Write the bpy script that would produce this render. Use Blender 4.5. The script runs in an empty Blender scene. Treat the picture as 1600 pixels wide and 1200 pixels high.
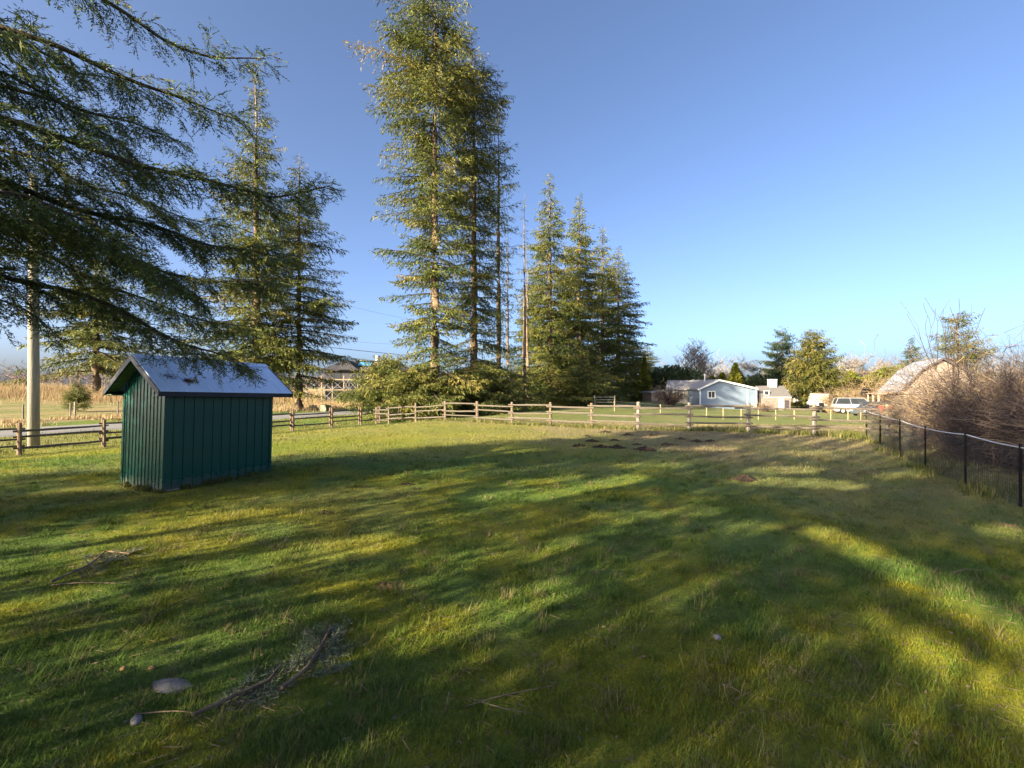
import bpy, math, random
import numpy as np
from mathutils import Vector

random.seed(4)
R = math.radians
scn = bpy.context.scene
col = scn.collection

# ------------------------------------------------------------------ camera
H, FPX, CX, HY = 1.85, 711.0, 800.0, 605.0
cam_d = bpy.data.cameras.new('camera')
cam_d.sensor_width = 36.0
cam_d.lens = 36.0 * FPX / 1600.0
cam_d.shift_y = (HY - 600.0) / 1600.0
cam_d.clip_start = 0.05
cam_d.clip_end = 6000
cam = bpy.data.objects.new('camera', cam_d)
cam.location = (0, 0, H)
cam.rotation_euler = (R(90), 0, 0)
col.objects.link(cam)
scn.camera = cam

# ------------------------------------------------------------------ sky, sun, exposure
SUN_EL, SUN_AZ = 18.0, 232.0          # azimuth clockwise from +Y: behind the camera, to the left
w = bpy.data.worlds.new('World')
scn.world = w
w.use_nodes = True
wn = w.node_tree.nodes
bg = wn['Background']
sky = wn.new('ShaderNodeTexSky')
sky.sky_type = 'NISHITA'
sky.sun_disc = False
sky.sun_elevation = R(SUN_EL)
sky.sun_rotation = R(SUN_AZ)
sky.altitude = 100
sky.air_density = 0.5
sky.dust_density = 3.4
sky.ozone_density = 2.4
w.node_tree.links.new(sky.outputs[0], bg.inputs[0])
bg.inputs[1].default_value = 0.061
SV = Vector((math.sin(R(SUN_AZ)) * math.cos(R(SUN_EL)), math.cos(R(SUN_AZ)) * math.cos(R(SUN_EL)), math.sin(R(SUN_EL))))
sl = bpy.data.lights.new('sun', 'SUN')
sl.energy = 3.7
sl.angle = R(0.53)
sl.color = (1.0, 0.85, 0.57)
sun = bpy.data.objects.new('sun', sl)
sun.rotation_euler = SV.to_track_quat('Z', 'Y').to_euler()
sun.location = (-60, -60, 60)
col.objects.link(sun)
scn.view_settings.view_transform = 'Standard'
scn.view_settings.look = 'None'
scn.view_settings.gamma = 1.0
scn.view_settings.exposure = 2.7
scn.view_settings.use_curve_mapping = False
scn.cycles.max_bounces = 5
scn.cycles.diffuse_bounces = 3
scn.cycles.glossy_bounces = 2
scn.cycles.transmission_bounces = 3
scn.cycles.use_denoising = True

# ------------------------------------------------------------------ numeric helpers
def hash2(ix, iy, s):
    h = np.sin(ix * 127.1 + iy * 311.7 + s * 74.7) * 43758.5453
    return h - np.floor(h)

def vnoise(x, y, s=0):
    x = np.asarray(x, float); y = np.asarray(y, float)
    ix, iy = np.floor(x), np.floor(y)
    fx, fy = x - ix, y - iy
    fx = fx * fx * (3 - 2 * fx); fy = fy * fy * (3 - 2 * fy)
    a, b = hash2(ix, iy, s), hash2(ix + 1, iy, s)
    c, d = hash2(ix, iy + 1, s), hash2(ix + 1, iy + 1, s)
    return (a * (1 - fx) + b * fx) * (1 - fy) + (c * (1 - fx) + d * fx) * fy

def fbm(x, y, s=0, o=4):
    t, a, n = 0, 0.5, 0
    for k in range(o):
        t = t + a * vnoise(x * 2 ** k, y * 2 ** k, s + 11 * k); n += a; a *= .5
    return t / n

def S(a, b, x):
    t = np.clip((np.asarray(x, float) - a) / (b - a), 0, 1)
    return t * t * (3 - 2 * t)

MX, MY = -0.858, 0.514      # unit vector from the road fence across the road
UX, UY = 0.514, 0.858       # unit vector along the road
def roadq(x, y): return np.asarray(x) * MX + np.asarray(y) * MY - 24.1

def gz(x, y):
    x = np.asarray(x, float); y = np.asarray(y, float)
    q = roadq(x, y)
    z = -0.62 * S(-9, -0.3, q)
    z = z + 1.5 * S(23, 75, q) * (1 - 0.0)
    z = z - 1.15 * S(19.5, 38, y) * S(-4, -22, q)
    z = z + 0.12 * np.exp(-((x - 9) ** 2 + (y - 17) ** 2) / 14.0)
    rough = (1 - S(8.6, 9.4, q) * (1 - S(15.6, 16.6, q)))
    z = z + rough * (0.07 * (fbm(x * .45, y * .45, 3) - .5) + 0.05 * (fbm(x * 2.1, y * 2.1, 5, 3) - .5))
    z = z + .25 * (np.exp(-((q - 17.6) / .8) ** 2)) * fbm(x * .4, y * .4, 8)
    return z

def g(x, y): return float(gz(x, y))

def at(px, py, D):                     # a pixel and a depth -> a point of the place
    return Vector(((px - CX) / FPX * D, D, H + (HY - py) / FPX * D))

def on(px, D):                         # ground point under a pixel column at depth D
    x = (px - CX) / FPX * D
    return Vector((x, D, g(x, D)))

def gp(px, py):                          # lawn point seen at a pixel
    D = 6.0
    for _ in range(30):
        x = (px - CX) / FPX * D
        D = .5 * D + .5 * (H - g(x, D)) * FPX / max(py - HY, 4)
    return Vector(((px - CX) / FPX * D, D, g((px - CX) / FPX * D, D)))

def zones(x, y):
    """r straw, g bare soil, b moss/yellow, a golden field"""
    x = np.asarray(x, float); y = np.asarray(y, float)
    q = roadq(x, y)
    n1 = fbm(x * .5, y * .5, 21); n2 = fbm(x * 1.7, y * 1.7, 22); n3 = fbm(x * 5, y * 5, 23, 3)
    r = .55 * S(8, 18, y) * S(-3, 5, x) * (1 - S(23, 30, y)) + .30 * S(13, 20, y) * (1 - S(24, 32, y))
    r = r + .42 * S(2.5, 6, x) * S(4, 8, y) * (1 - S(26, 32, y))
    r = r + .5 * np.exp(-((y - (19.2 - .48 * (x - 5.4))) / 1.1) ** 2) * (x > 4)
    r = r + .38 * S(22, 27, y) * S(3, 8, -q)
    r = np.clip(r * (.35 + 1.3 * n2) + .25 * S(.5, .75, n1) * S(3, 8, y), 0, 1)
    d = .9 * np.exp(-(((x - 5.5) / 3.6) ** 2 + ((y - 15.8) / 2.7) ** 2)) * S(.46, .66, n3 * .55 + n2 * .45)
    d = d + .85 * np.exp(-(((x + 9.0) / 1.9) ** 2 + ((y - 27.9) / 2.2) ** 2)) * S(.35, .55, n2)
    d = d + .95 * S(-.2, 1.6, x - (8.45 + (y - 8.4) * .52)) * (1 - S(13, 17, y)) * S(.25, .5, n2)
    d = d + .8 * S(.70, .78, n3 * .6 + n2 * .4) * (1 - S(13, 22, y))
    d = d + .6 * S(.55, .7, n2) * S(16.0, 17.2, q) * (1 - S(18.5, 21, q))
    sh = np.hypot((x + 6.3), (y - 8.9))
    d = d + .5 * np.exp(-((sh - 1.35) / .25) ** 2) * n2
    d = np.clip(d, 0, 1)
    b = S(.42, .66, fbm(x * .35 + 9, y * .35, 31) * .5 + n2 * .5) * (.55 + .45 * n3) * (1 - .5 * S(9, 14, y))
    b = b + .5 * S(11, 14, y) * (1 - S(3, 8, x)) * (1 - S(24, 30, y))
    b = b + .55 * S(.54, .68, n3 * .5 + n2 * .5) * (1 - S(10, 14, y))
    b = np.clip(b * (1 - .6 * S(1, 5, x) * S(4, 9, y)), 0, 1)
    a = S(16.6, 19, q) * (.35 + .65 * S(.38, .62, fbm(x * .13, y * .13, 41) * .6 + n1 * .4))
    a = np.clip(a, 0, 1)
    return np.stack([r, d, b, a], -1)

def mesh_np(name, V, F, attrs=None, smooth=False):
    V = np.asarray(V, np.float32); F = np.asarray(F, np.int32)
    me = bpy.data.meshes.new(name)
    n, k = F.shape
    me.vertices.add(len(V)); me.vertices.foreach_set('co', V.ravel())
    me.loops.add(n * k); me.loops.foreach_set('vertex_index', F.ravel())
    me.polygons.add(n)
    me.polygons.foreach_set('loop_start', np.arange(0, n * k, k, dtype=np.int32))
    me.polygons.foreach_set('loop_total', np.full(n, k, np.int32))
    me.polygons.foreach_set('use_smooth', np.full(n, bool(smooth)))
    for nm, arr in (attrs or {}).items():
        arr = np.asarray(arr, np.float32)
        if arr.ndim == 1:
            at_ = me.attributes.new(nm, 'FLOAT', 'POINT'); at_.data.foreach_set('value', arr)
        else:
            at_ = me.attributes.new(nm, 'FLOAT_COLOR', 'POINT'); at_.data.foreach_set('color', arr.ravel())
    me.update(); me.validate(clean_customdata=False)
    return me

def link(name, me, mat=None, parent=None, loc=None, rot=None):
    o = bpy.data.objects.new(name, me)
    if me is not None and mat is not None and not me.materials:
        me.materials.append(mat)
    col.objects.link(o)
    if parent: o.parent = parent
    if loc is not None: o.location = loc
    if rot is not None: o.rotation_euler = rot
    return o

def tag(o, label=None, cat=None, group=None, kind=None):
    if label: o['label'] = label
    if cat: o['category'] = cat
    if group: o['group'] = group
    if kind: o['kind'] = kind
    return o

def thing(name, label, cat, loc=(0, 0, 0), rz=0, group=None):
    o = bpy.data.objects.new(name, None)
    o.empty_display_size = .2
    col.objects.link(o)
    o.location = loc; o.rotation_euler = (0, 0, rz)
    return tag(o, label, cat, group)

def copy_tree(o, loc, rz, label=None, scale=None, group=None):
    c = o.copy(); col.objects.link(c)
    c.location = loc; c.rotation_euler = (0, 0, rz)
    if scale is not None: c.scale = scale if hasattr(scale, '__len__') else (scale,) * 3
    if label: c['label'] = label
    if group: c['group'] = group
    for ch in list(o.children):
        d = ch.copy(); col.objects.link(d); d.parent = c
        for e in list(ch.children):
            f = e.copy(); col.objects.link(f); f.parent = d
    return c

class MB:                                # collects simple solids for ONE mesh
    def __init__(s): s.v = []; s.f = []
    def add(s, vs, fs):
        n = len(s.v); s.v += [tuple(v) for v in vs]; s.f += [tuple(i + n for i in f) for f in fs]; return s
    def box(s, x0, x1, y0, y1, z0, z1):
        return s.add([(x0,y0,z0),(x1,y0,z0),(x1,y1,z0),(x0,y1,z0),(x0,y0,z1),(x1,y0,z1),(x1,y1,z1),(x0,y1,z1)],
                     [(0,3,2,1),(4,5,6,7),(0,1,5,4),(1,2,6,5),(2,3,7,6),(3,0,4,7)])
    def bar(s, a, b, wx, wz, up=(0,0,1)):
        a, b = Vector(a), Vector(b); d = (b - a).normalized(); u = Vector(up)
        sd = d.cross(u)
        if sd.length < 1e-4: sd = d.cross(Vector((1,0,0)))
        sd.normalize(); uu = sd.cross(d)
        vs = []
        for p in (a, b):
            for i, j in ((-1,-1),(1,-1),(1,1),(-1,1)): vs.append(p + sd * (i * wx / 2) + uu * (j * wz / 2))
        return s.add(vs, [(3,2,1,0),(4,5,6,7),(0,1,5,4),(1,2,6,5),(2,3,7,6),(3,0,4,7)])
    def tube(s, pts, rs, n=8, cap=True):
        pts = [Vector(p) for p in pts]
        if not hasattr(rs, '__len__'): rs = [rs] * len(pts)
        vs, fs = [], []
        for i, p in enumerate(pts):
            d = (pts[min(i+1, len(pts)-1)] - pts[max(i-1, 0)]).normalized()
            sd = d.cross(Vector((0,0,1)))
            if sd.length < 1e-3: sd = Vector((1,0,0))
            sd.normalize(); uu = sd.cross(d)
            for k in range(n):
                a = 2 * math.pi * k / n
                vs.append(p + (sd * math.cos(a) + uu * math.sin(a)) * rs[i])
        for i in range(len(pts) - 1):
            for k in range(n):
                k2 = (k + 1) % n
                fs.append((i*n+k, (i+1)*n+k, (i+1)*n+k2, i*n+k2))
        if cap:
            fs.append(tuple(range(n))); fs.append(tuple((len(pts)-1)*n + k for k in reversed(range(n))))
        return s.add(vs, fs)
    def prism(s, poly, y0, y1):          # polygon in x,z extruded along y
        n = len(poly)
        vs = [(x, y0, z) for x, z in poly] + [(x, y1, z) for x, z in poly]
        fs = [tuple(range(n)), tuple(reversed(range(n, 2*n)))]
        fs += [(i, n + i, n + (i+1) % n, (i+1) % n) for i in range(n)]
        return s.add(vs, fs)
    def mesh(s, name, smooth=False, bevel=0):
        me = bpy.data.meshes.new(name); me.from_pydata(s.v, [], s.f)
        import bmesh
        bm = bmesh.new(); bm.from_mesh(me)
        bmesh.ops.recalc_face_normals(bm, faces=bm.faces)
        if bevel:
            bmesh.ops.bevel(bm, geom=[e for e in bm.edges if e.is_manifold and e.calc_face_angle(0) > .5], offset=bevel, segments=1, affect='EDGES', profile=.5)
        bm.to_mesh(me); bm.free()
        if smooth:
            for p in me.polygons: p.use_smooth = True
        me.update(); return me
    def build(s, name, mat, parent=None, loc=None, rot=None, smooth=False, bevel=0):
        return link(name, s.mesh(name, smooth, bevel), mat, parent, loc, rot)

def segs(P0, P1, r0, r1, n=3):
    """many tapered sticks at once -> V, quads"""
    P0 = np.asarray(P0, float); P1 = np.asarray(P1, float)
    r0 = np.broadcast_to(np.asarray(r0, float), (len(P0),)); r1 = np.broadcast_to(np.asarray(r1, float), (len(P0),))
    d = P1 - P0; d = d / (np.linalg.norm(d, axis=1, keepdims=True) + 1e-9)
    ref = np.where(np.abs(d[:, 2:3]) > .9, np.array([[1., 0, 0]]), np.array([[0, 0, 1.]]))
    a = np.cross(d, ref); a /= np.linalg.norm(a, axis=1, keepdims=True) + 1e-9
    b = np.cross(d, a)
    V = np.zeros((len(P0), 2 * n, 3))
    for k in range(n):
        an = 2 * math.pi * k / n
        o = a * math.cos(an) + b * math.sin(an)
        V[:, k] = P0 + o * r0[:, None]; V[:, n + k] = P1 + o * r1[:, None]
    F = np.array([[k, (k + 1) % n, n + (k + 1) % n, n + k] for k in range(n)])
    F = (np.arange(len(P0))[:, None, None] * (2 * n) + F[None]).reshape(-1, 4)
    return V.reshape(-1, 3), F

def quads(P, D, Wd, l, wd):
    """leaf shapes: pointed quads from P along D, broad along Wd"""
    l = np.asarray(l)[:, None]; wd = np.asarray(wd)[:, None]
    V = np.stack([P, P + D * l * .45 + Wd * wd * .5, P + D * l, P + D * l * .45 - Wd * wd * .5], 1)
    F = np.arange(len(P) * 4).reshape(-1, 4)
    return V.reshape(-1, 3), F

def norm(a): return a / (np.linalg.norm(a, axis=1, keepdims=True) + 1e-9)

def cat(*vf):
    Vs, Fs, n = [], [], 0
    for V, F in vf:
        Vs.append(V); Fs.append(F + n); n += len(V)
    return np.concatenate(Vs), np.concatenate(Fs)

# ------------------------------------------------------------------ materials
def new_mat(name):
    m = bpy.data.materials.new(name); m.use_nodes = True
    nt = m.node_tree; return m, nt, nt.nodes['Principled BSDF'], nt.nodes, nt.links

def mat(name, c1, c2=None, rough=.7, scale=6, metal=0, bump=0, stretch=None, spec=.3, detail=4, c3=None):
    m, nt, b, N, L = new_mat(name)
    b.inputs['Roughness'].default_value = rough
    b.inputs['Metallic'].default_value = metal
    b.inputs['Specular IOR Level'].default_value = spec
    if c2 is None:
        c2 = tuple(x * .75 for x in c1)
    tc = N.new('ShaderNodeTexCoord'); mp = N.new('ShaderNodeMapping')
    if stretch: mp.inputs['Scale'].default_value = stretch
    L.new(tc.outputs['Object'], mp.inputs[0])
    nz = N.new('ShaderNodeTexNoise'); nz.inputs['Scale'].default_value = scale; nz.inputs['Detail'].default_value = detail
    L.new(mp.outputs[0], nz.inputs['Vector'])
    cr = N.new('ShaderNodeValToRGB')
    cr.color_ramp.elements[0].position = .32; cr.color_ramp.elements[1].position = .68
    cr.color_ramp.elements[0].color = (*c2, 1); cr.color_ramp.elements[1].color = (*c1, 1)
    if c3:
        e = cr.color_ramp.elements.new(.74); e.color = (*c3, 1)
    L.new(nz.outputs[0], cr.inputs[0]); L.new(cr.outputs[0], b.inputs['Base Color'])
    if bump:
        bp = N.new('ShaderNodeBump'); bp.inputs['Strength'].default_value = bump; bp.inputs['Distance'].default_value = .02
        L.new(nz.outputs[0], bp.inputs['Height']); L.new(bp.outputs[0], b.inputs['Normal'])
    return m

def ramp_attr(name, stops, attr='tone', rough=.6, transl=.25, spec=.2):
    m, nt, b, N, L = new_mat(name)
    a = N.new('ShaderNodeAttribute'); a.attribute_name = attr
    cr = N.new('ShaderNodeValToRGB'); els = cr.color_ramp.elements
    els[0].position, els[0].color = stops[0][0], (*stops[0][1], 1)
    els[1].position, els[1].color = stops[-1][0], (*stops[-1][1], 1)
    for p, c in stops[1:-1]:
        e = els.new(p); e.color = (*c, 1)
    L.new(a.outputs['Fac'], cr.inputs[0])
    L.new(cr.outputs[0], b.inputs['Base Color'])
    b.inputs['Roughness'].default_value = rough; b.inputs['Specular IOR Level'].default_value = spec
    if transl:
        t = N.new('ShaderNodeBsdfTranslucent'); mx = N.new('ShaderNodeMixShader'); mx.inputs[0].default_value = transl
        L.new(cr.outputs[0], t.inputs[0]); L.new(b.outputs[0], mx.inputs[1]); L.new(t.outputs[0], mx.inputs[2])
        L.new(mx.outputs[0], N['Material Output'].inputs[0])
    return m

def ground_mat(name, blades=False):
    m, nt, b, N, L = new_mat(name)
    b.inputs['Roughness'].default_value = .8; b.inputs['Specular IOR Level'].default_value = .12
    a = N.new('ShaderNodeAttribute'); a.attribute_name = 'zone'
    sp = N.new('ShaderNodeSeparateColor'); L.new(a.outputs['Color'], sp.inputs[0])
    geo = N.new('ShaderNodeNewGeometry')
    def noise(sc, det=5, rough=.6):
        n = N.new('ShaderNodeTexNoise'); n.inputs['Scale'].default_value = sc; n.inputs['Detail'].default_value = det
        n.inputs['Roughness'].default_value = rough
        L.new(geo.outputs['Position'], n.inputs['Vector']); return n
    def ramp(src, p0, c0, p1, c1, extra=()):
        r = N.new('ShaderNodeValToRGB'); e = r.color_ramp.elements
        e[0].position, e[0].color = p0, (*c0, 1); e[1].position, e[1].color = p1, (*c1, 1)
        for p, c in extra:
            q = e.new(p); q.color = (*c, 1)
        L.new(src, r.inputs[0]); return r
    def mix(fac, A, B):
        x = N.new('ShaderNodeMix'); x.data_type = 'RGBA'
        L.new(fac, x.inputs[0]); L.new(A, x.inputs[6]); L.new(B, x.inputs[7]); return x.outputs[2]
    def math_(op, A, v):
        x = N.new('ShaderNodeMath'); x.operation = op; x.use_clamp = True
        L.new(A, x.inputs[0])
        if isinstance(v, (int, float)): x.inputs[1].default_value = v
        else: L.new(v, x.inputs[1])
        return x.outputs[0]
    nf = noise(38, 6, .7); nm = noise(7, 5)
    if blades:
        at_ = N.new('ShaderNodeAttribute'); at_.attribute_name = 'tone'
        src = at_.outputs['Fac']
    else:
        src = nf.outputs[0]
    lo, hi = (.0, 1.) if blades else (.3, .72)
    green = ramp(src, lo, (.050, .092, .016), hi, (.135, .205, .042))
    moss = ramp(src, lo, (.14, .15, .012), hi, (.32, .30, .030))
    straw = ramp(src, lo, (.12, .10, .045), hi, (.33, .27, .145))
    soil = ramp(src, lo, (.022, .013, .008), hi, (.085, .052, .034))
    gold = ramp(src, lo, (.19, .145, .065), hi, (.38, .295, .16))
    c = mix(sp.outputs[2], green.outputs[0], moss.outputs[0])
    c = mix(sp.outputs[0], c, straw.outputs[0])
    c = mix(a.outputs['Alpha'], c, gold.outputs[0])
    if not blades:
        nn = math_('MULTIPLY', nm.outputs[0], 1.5)
        c = mix(math_('MULTIPLY', sp.outputs[1], nn), c, soil.outputs[0])
    else:
        c = mix(math_('MULTIPLY', sp.outputs[1], .7), c, straw.outputs[0])
    L.new(c, b.inputs['Base Color'])
    if blades:
        t = N.new('ShaderNodeBsdfTranslucent'); mx = N.new('ShaderNodeMixShader'); mx.inputs[0].default_value = .35
        L.new(c, t.inputs[0]); L.new(b.outputs[0], mx.inputs[1]); L.new(t.outputs[0], mx.inputs[2])
        L.new(mx.outputs[0], N['Material Output'].inputs[0])
    else:
        bp = N.new('ShaderNodeBump'); bp.inputs['Strength'].default_value = .9; bp.inputs['Distance'].default_value = .06
        ad = N.new('ShaderNodeMath'); ad.operation = 'ADD'
        L.new(nf.outputs[0], ad.inputs[0]); L.new(nm.outputs[0], ad.inputs[1])
        L.new(ad.outputs[0], bp.inputs['Height']); L.new(bp.outputs[0], b.inputs['Normal'])
    return m

M = {}
M['ground'] = ground_mat('lawn_soil')
M['blade'] = ground_mat('grass_blade', True)
M['asphalt'] = mat('old_asphalt', (.20, .19, .185), (.14, .135, .135), .9, 5, bump=.2)
M['fir'] = ramp_attr('fir_needles', [(0, (.034, .055, .014)), (.45, (.11, .125, .028)), (.8, (.19, .17, .040)), (1, (.25, .19, .055))])
M['golden'] = ramp_attr('golden_spruce', [(0, (.035, .045, .012)), (.5, (.10, .10, .022)), (1, (.21, .165, .05))])
M['spruce'] = ramp_attr('blue_spruce', [(0, (.018, .036, .02)), (.5, (.045, .07, .032)), (1, (.10, .11, .045))])
M['cedar'] = ramp_attr('cedar_hedge', [(0, (.035, .05, .008)), (.5, (.10, .11, .012)), (1, (.20, .18, .025))])
M['near'] = ramp_attr('near_fir', [(0, (.034, .064, .020)), (.5, (.105, .15, .042)), (.85, (.21, .205, .042)), (1, (.29, .24, .06))], transl=.3)
M['drygreen'] = ramp_attr('fallen_needles', [(0, (.07, .095, .06)), (.6, (.17, .20, .13)), (1, (.32, .28, .17))], transl=.2)
M['bark'] = mat('fir_bark', (.20, .145, .09), (.065, .045, .032), .95, 9, bump=.8, stretch=(1, 1, .25))
M['limb'] = mat('limb_bark', (.09, .066, .048), (.03, .022, .018), .95, 14, bump=.7)
M['dead'] = mat('dead_limb', (.20, .145, .10), (.09, .063, .046), .95, 9, bump=.4)
M['bare'] = mat('bare_wood', (.23, .195, .17), (.13, .105, .092), .95, 3)
M['cane'] = ramp_attr('bramble_canes', [(0, (.030, .020, .021)), (.5, (.082, .060, .050)), (.85, (.17, .122, .078)), (1, (.27, .19, .095))], transl=0)
M['goldgrass'] = ramp_attr('dry_reeds', [(0, (.19, .13, .065)), (1, (.42, .31, .175))], transl=.3)
M['rail'] = mat('split_cedar', (.125, .105, .084), (.055, .045, .036), .9, 5, bump=.5, stretch=(6, 6, 6))
M['post'] = mat('cedar_post', (.20, .14, .09), (.085, .06, .04), .9, 8, bump=.5, stretch=(5, 5, .7))
M['greypost'] = mat('grey_post', (.24, .21, .18), (.10, .085, .075), .9, 7, bump=.5, stretch=(5, 5, .7))
M['pole'] = mat('pole_wood', (.30, .265, .21), (.17, .15, .118), .9, 7, bump=.5, stretch=(7, 7, .25))
M['black'] = mat('black_metal', (.010, .010, .012), (.006, .006, .008), .8, 9, spec=.08)
M['wire'] = mat('galvanised_wire', (.45, .45, .46), (.3, .3, .32), .45, 20, metal=.6)
M['darkwire'] = mat('dark_wire', (.05, .05, .055), (.03, .03, .035), .6, 20)
M['pipe'] = mat('pale_rail', (.62, .62, .64), (.48, .48, .5), .4, 12, metal=.3)

# ------------------------------------------------------------------ the ground
def axis_coords(a, b, n, c=0, k=7.0):
    # finer steps near c
    u = np.linspace(np.arcsinh((a - c) / k), np.arcsinh((b - c) / k), n)
    return np.sinh(u) * k + c
gx = axis_coords(-900, 900, 280, 0, 9)
gy = axis_coords(-150, 2200, 250, 4, 7)
XX, YY = np.meshgrid(gx, gy)
nx, ny = len(gx), len(gy)
Vg = np.stack([XX.ravel(), YY.ravel(), gz(XX.ravel(), YY.ravel())], 1)
idx = np.arange(nx * ny).reshape(ny, nx)
Fg = np.stack([idx[:-1, :-1].ravel(), idx[:-1, 1:].ravel(), idx[1:, 1:].ravel(), idx[1:, :-1].ravel()], 1)
tag(link('ground', mesh_np('ground', Vg, Fg, {'zone': zones(Vg[:, 0], Vg[:, 1])}, True), M['ground']), 'mossy green lawn and dry golden field', kind='structure')

# road: a strip with a low crown
tt = np.linspace(-60, 330, 120)
V, F = [], []
qs = [9.0, 9.3, 10.6, 12.3, 14.0, 15.3, 15.6]; hz = [-.06, .02, .05, .07, .05, .02, -.06]
for t in tt:
    for k, (q, h) in enumerate(zip(qs, hz)):
        q2 = q + (.12 * (vnoise(t * .8, k, 4) - .5) if k in (0, 1, 5, 6) else 0)
        x = -0.858 * (24.1 + q2) + UX * t; y = .514 * (24.1 + q2) + UY * t
        zc = float(gz(-0.858 * (24.1 + 12.3) + UX * t, .514 * (24.1 + 12.3) + UY * t))
        V.append((x, y, zc + h))
for i in range(len(tt) - 1):
    for k in range(len(qs) - 1):
        a = i * len(qs) + k; F.append((a, a + 1, a + len(qs) + 1, a + len(qs)))
V = np.array(V)
tag(link('road', mesh_np('road', V, np.array(F), smooth=True), M['asphalt']), 'pale grey country road beyond the rail fence', kind='structure')

# grass blades: nearest dense and fine, farther sparser and broader
def grass(rng, n, y0, y1, hgt, wid, power=1.0):
    u = rng.random(n)
    y = y0 * (y1 / y0) ** u
    x = (rng.random(n) * 2 - 1) * (y * 1.17 + .6)
    cl = fbm(x * 2.2, y * 2.2, 61, 3)
    zn = zones(x, y)
    keep = rng.random(n) < np.clip(.25 + 1.5 * (cl - .25), .1, 1) * (1 - .75 * zn[:, 1])
    q = roadq(x, y)
    keep &= ~((q > 8.6) & (q < 16))
    lx = (x + 6.2) * .434 + (y - 8.05) * .9; ly = -(x + 6.2) * .9 + (y - 8.05) * .434
    keep &= ~((lx > 0) & (lx < 2.07) & (ly > 0) & (ly < 1.35))
    x, y, cl, zn = x[keep], y[keep], cl[keep], zn[keep]
    dry = rng.random(len(x)) < .05 + .16 * S(.5, .7, fbm(x * 3.1, y * 3.1, 87, 3))
    zn[dry, 0] = np.maximum(zn[dry, 0], .85)
    n = len(x)
    long = S(.52, .75, fbm(x * .9, y * .9, 67, 3))
    sc = (y / 3.0) ** .55
    h = hgt * (.45 + .8 * rng.random(n)) * (.75 + .6 * long) * (.8 + .25 * sc)
    wd = wid * (.7 + .6 * rng.random(n)) * sc
    an = rng.random(n) * 6.283
    ln = .25 + .75 * rng.random(n)
    z = gz(x, y) - .004
    ca, sa = np.cos(an), np.sin(an)
    a2 = an + 1.57 + rng.normal(0, .5, n)
    b0 = np.stack([x - ca * wd, y - sa * wd, z], 1); b1 = np.stack([x + ca * wd, y + sa * wd, z], 1)
    tip = np.stack([x + np.cos(a2) * h * ln, y + np.sin(a2) * h * ln, z + h], 1)
    V = np.stack([b0, b1, tip], 1).reshape(-1, 3)
    F = np.arange(3 * n).reshape(-1, 3)
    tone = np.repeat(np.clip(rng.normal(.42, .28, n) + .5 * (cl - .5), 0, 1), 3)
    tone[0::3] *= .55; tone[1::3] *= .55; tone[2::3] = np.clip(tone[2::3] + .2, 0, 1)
    return V, F, np.repeat(zn, 3, 0), tone
def clumps(rng, nc):
    y = 1.8 * (13 / 1.8) ** rng.random(nc); x = (rng.random(nc) * 2 - 1) * (y * 1.15 + .5)
    per = 34; n = nc * per
    i = np.repeat(np.arange(nc), per); sz = rng.uniform(.5, 1.3, nc)[i]
    X = x[i] + rng.normal(0, .035, n) * sz; Y = y[i] + rng.normal(0, .035, n) * sz
    h = rng.uniform(.035, .10, n) * sz; wd = rng.uniform(.0016, .003, n) * (Y / 3) ** .5; a = rng.random(n) * 6.28
    lx = np.cos(a) * h * rng.uniform(.3, 1.3, n); ly = np.sin(a) * h * rng.uniform(.3, 1.3, n); z = gz(X, Y) - .004
    b0 = np.stack([X - np.sin(a) * wd, Y + np.cos(a) * wd, z], 1); b1 = np.stack([X + np.sin(a) * wd, Y - np.cos(a) * wd, z], 1)
    tip = np.stack([X + lx, Y + ly, z + h], 1)
    zn = zones(x, y)[i]; zn[:, 2] *= .3; zn[:, 0] = np.where((rng.random(nc) < .22)[i], .8, zn[:, 0])
    tone = np.repeat(np.clip(rng.normal(.3, .25, n), 0, 1), 3); tone[2::3] += .2
    lx = (X + 6.2) * .434 + (Y - 8.05) * .9; ly = -(X + 6.2) * .9 + (Y - 8.05) * .434
    ok = ~((lx > -.02) & (lx < 2.09) & (ly > -.02) & (ly < 1.37))
    V = np.stack([b0, b1, tip], 1)[ok].reshape(-1, 3)
    return V, np.arange(len(V)).reshape(-1, 3), np.repeat(zn[ok], 3, 0), np.clip(tone.reshape(-1, 3)[ok].ravel(), 0, 1)
rng = np.random.default_rng(11)
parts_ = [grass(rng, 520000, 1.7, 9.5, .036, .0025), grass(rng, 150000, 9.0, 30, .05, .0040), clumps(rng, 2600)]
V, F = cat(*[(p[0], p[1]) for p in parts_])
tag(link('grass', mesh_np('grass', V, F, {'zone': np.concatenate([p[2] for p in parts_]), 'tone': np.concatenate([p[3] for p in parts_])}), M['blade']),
    'short mossy grass covering the lawn', 'grass', kind='stuff')

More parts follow.
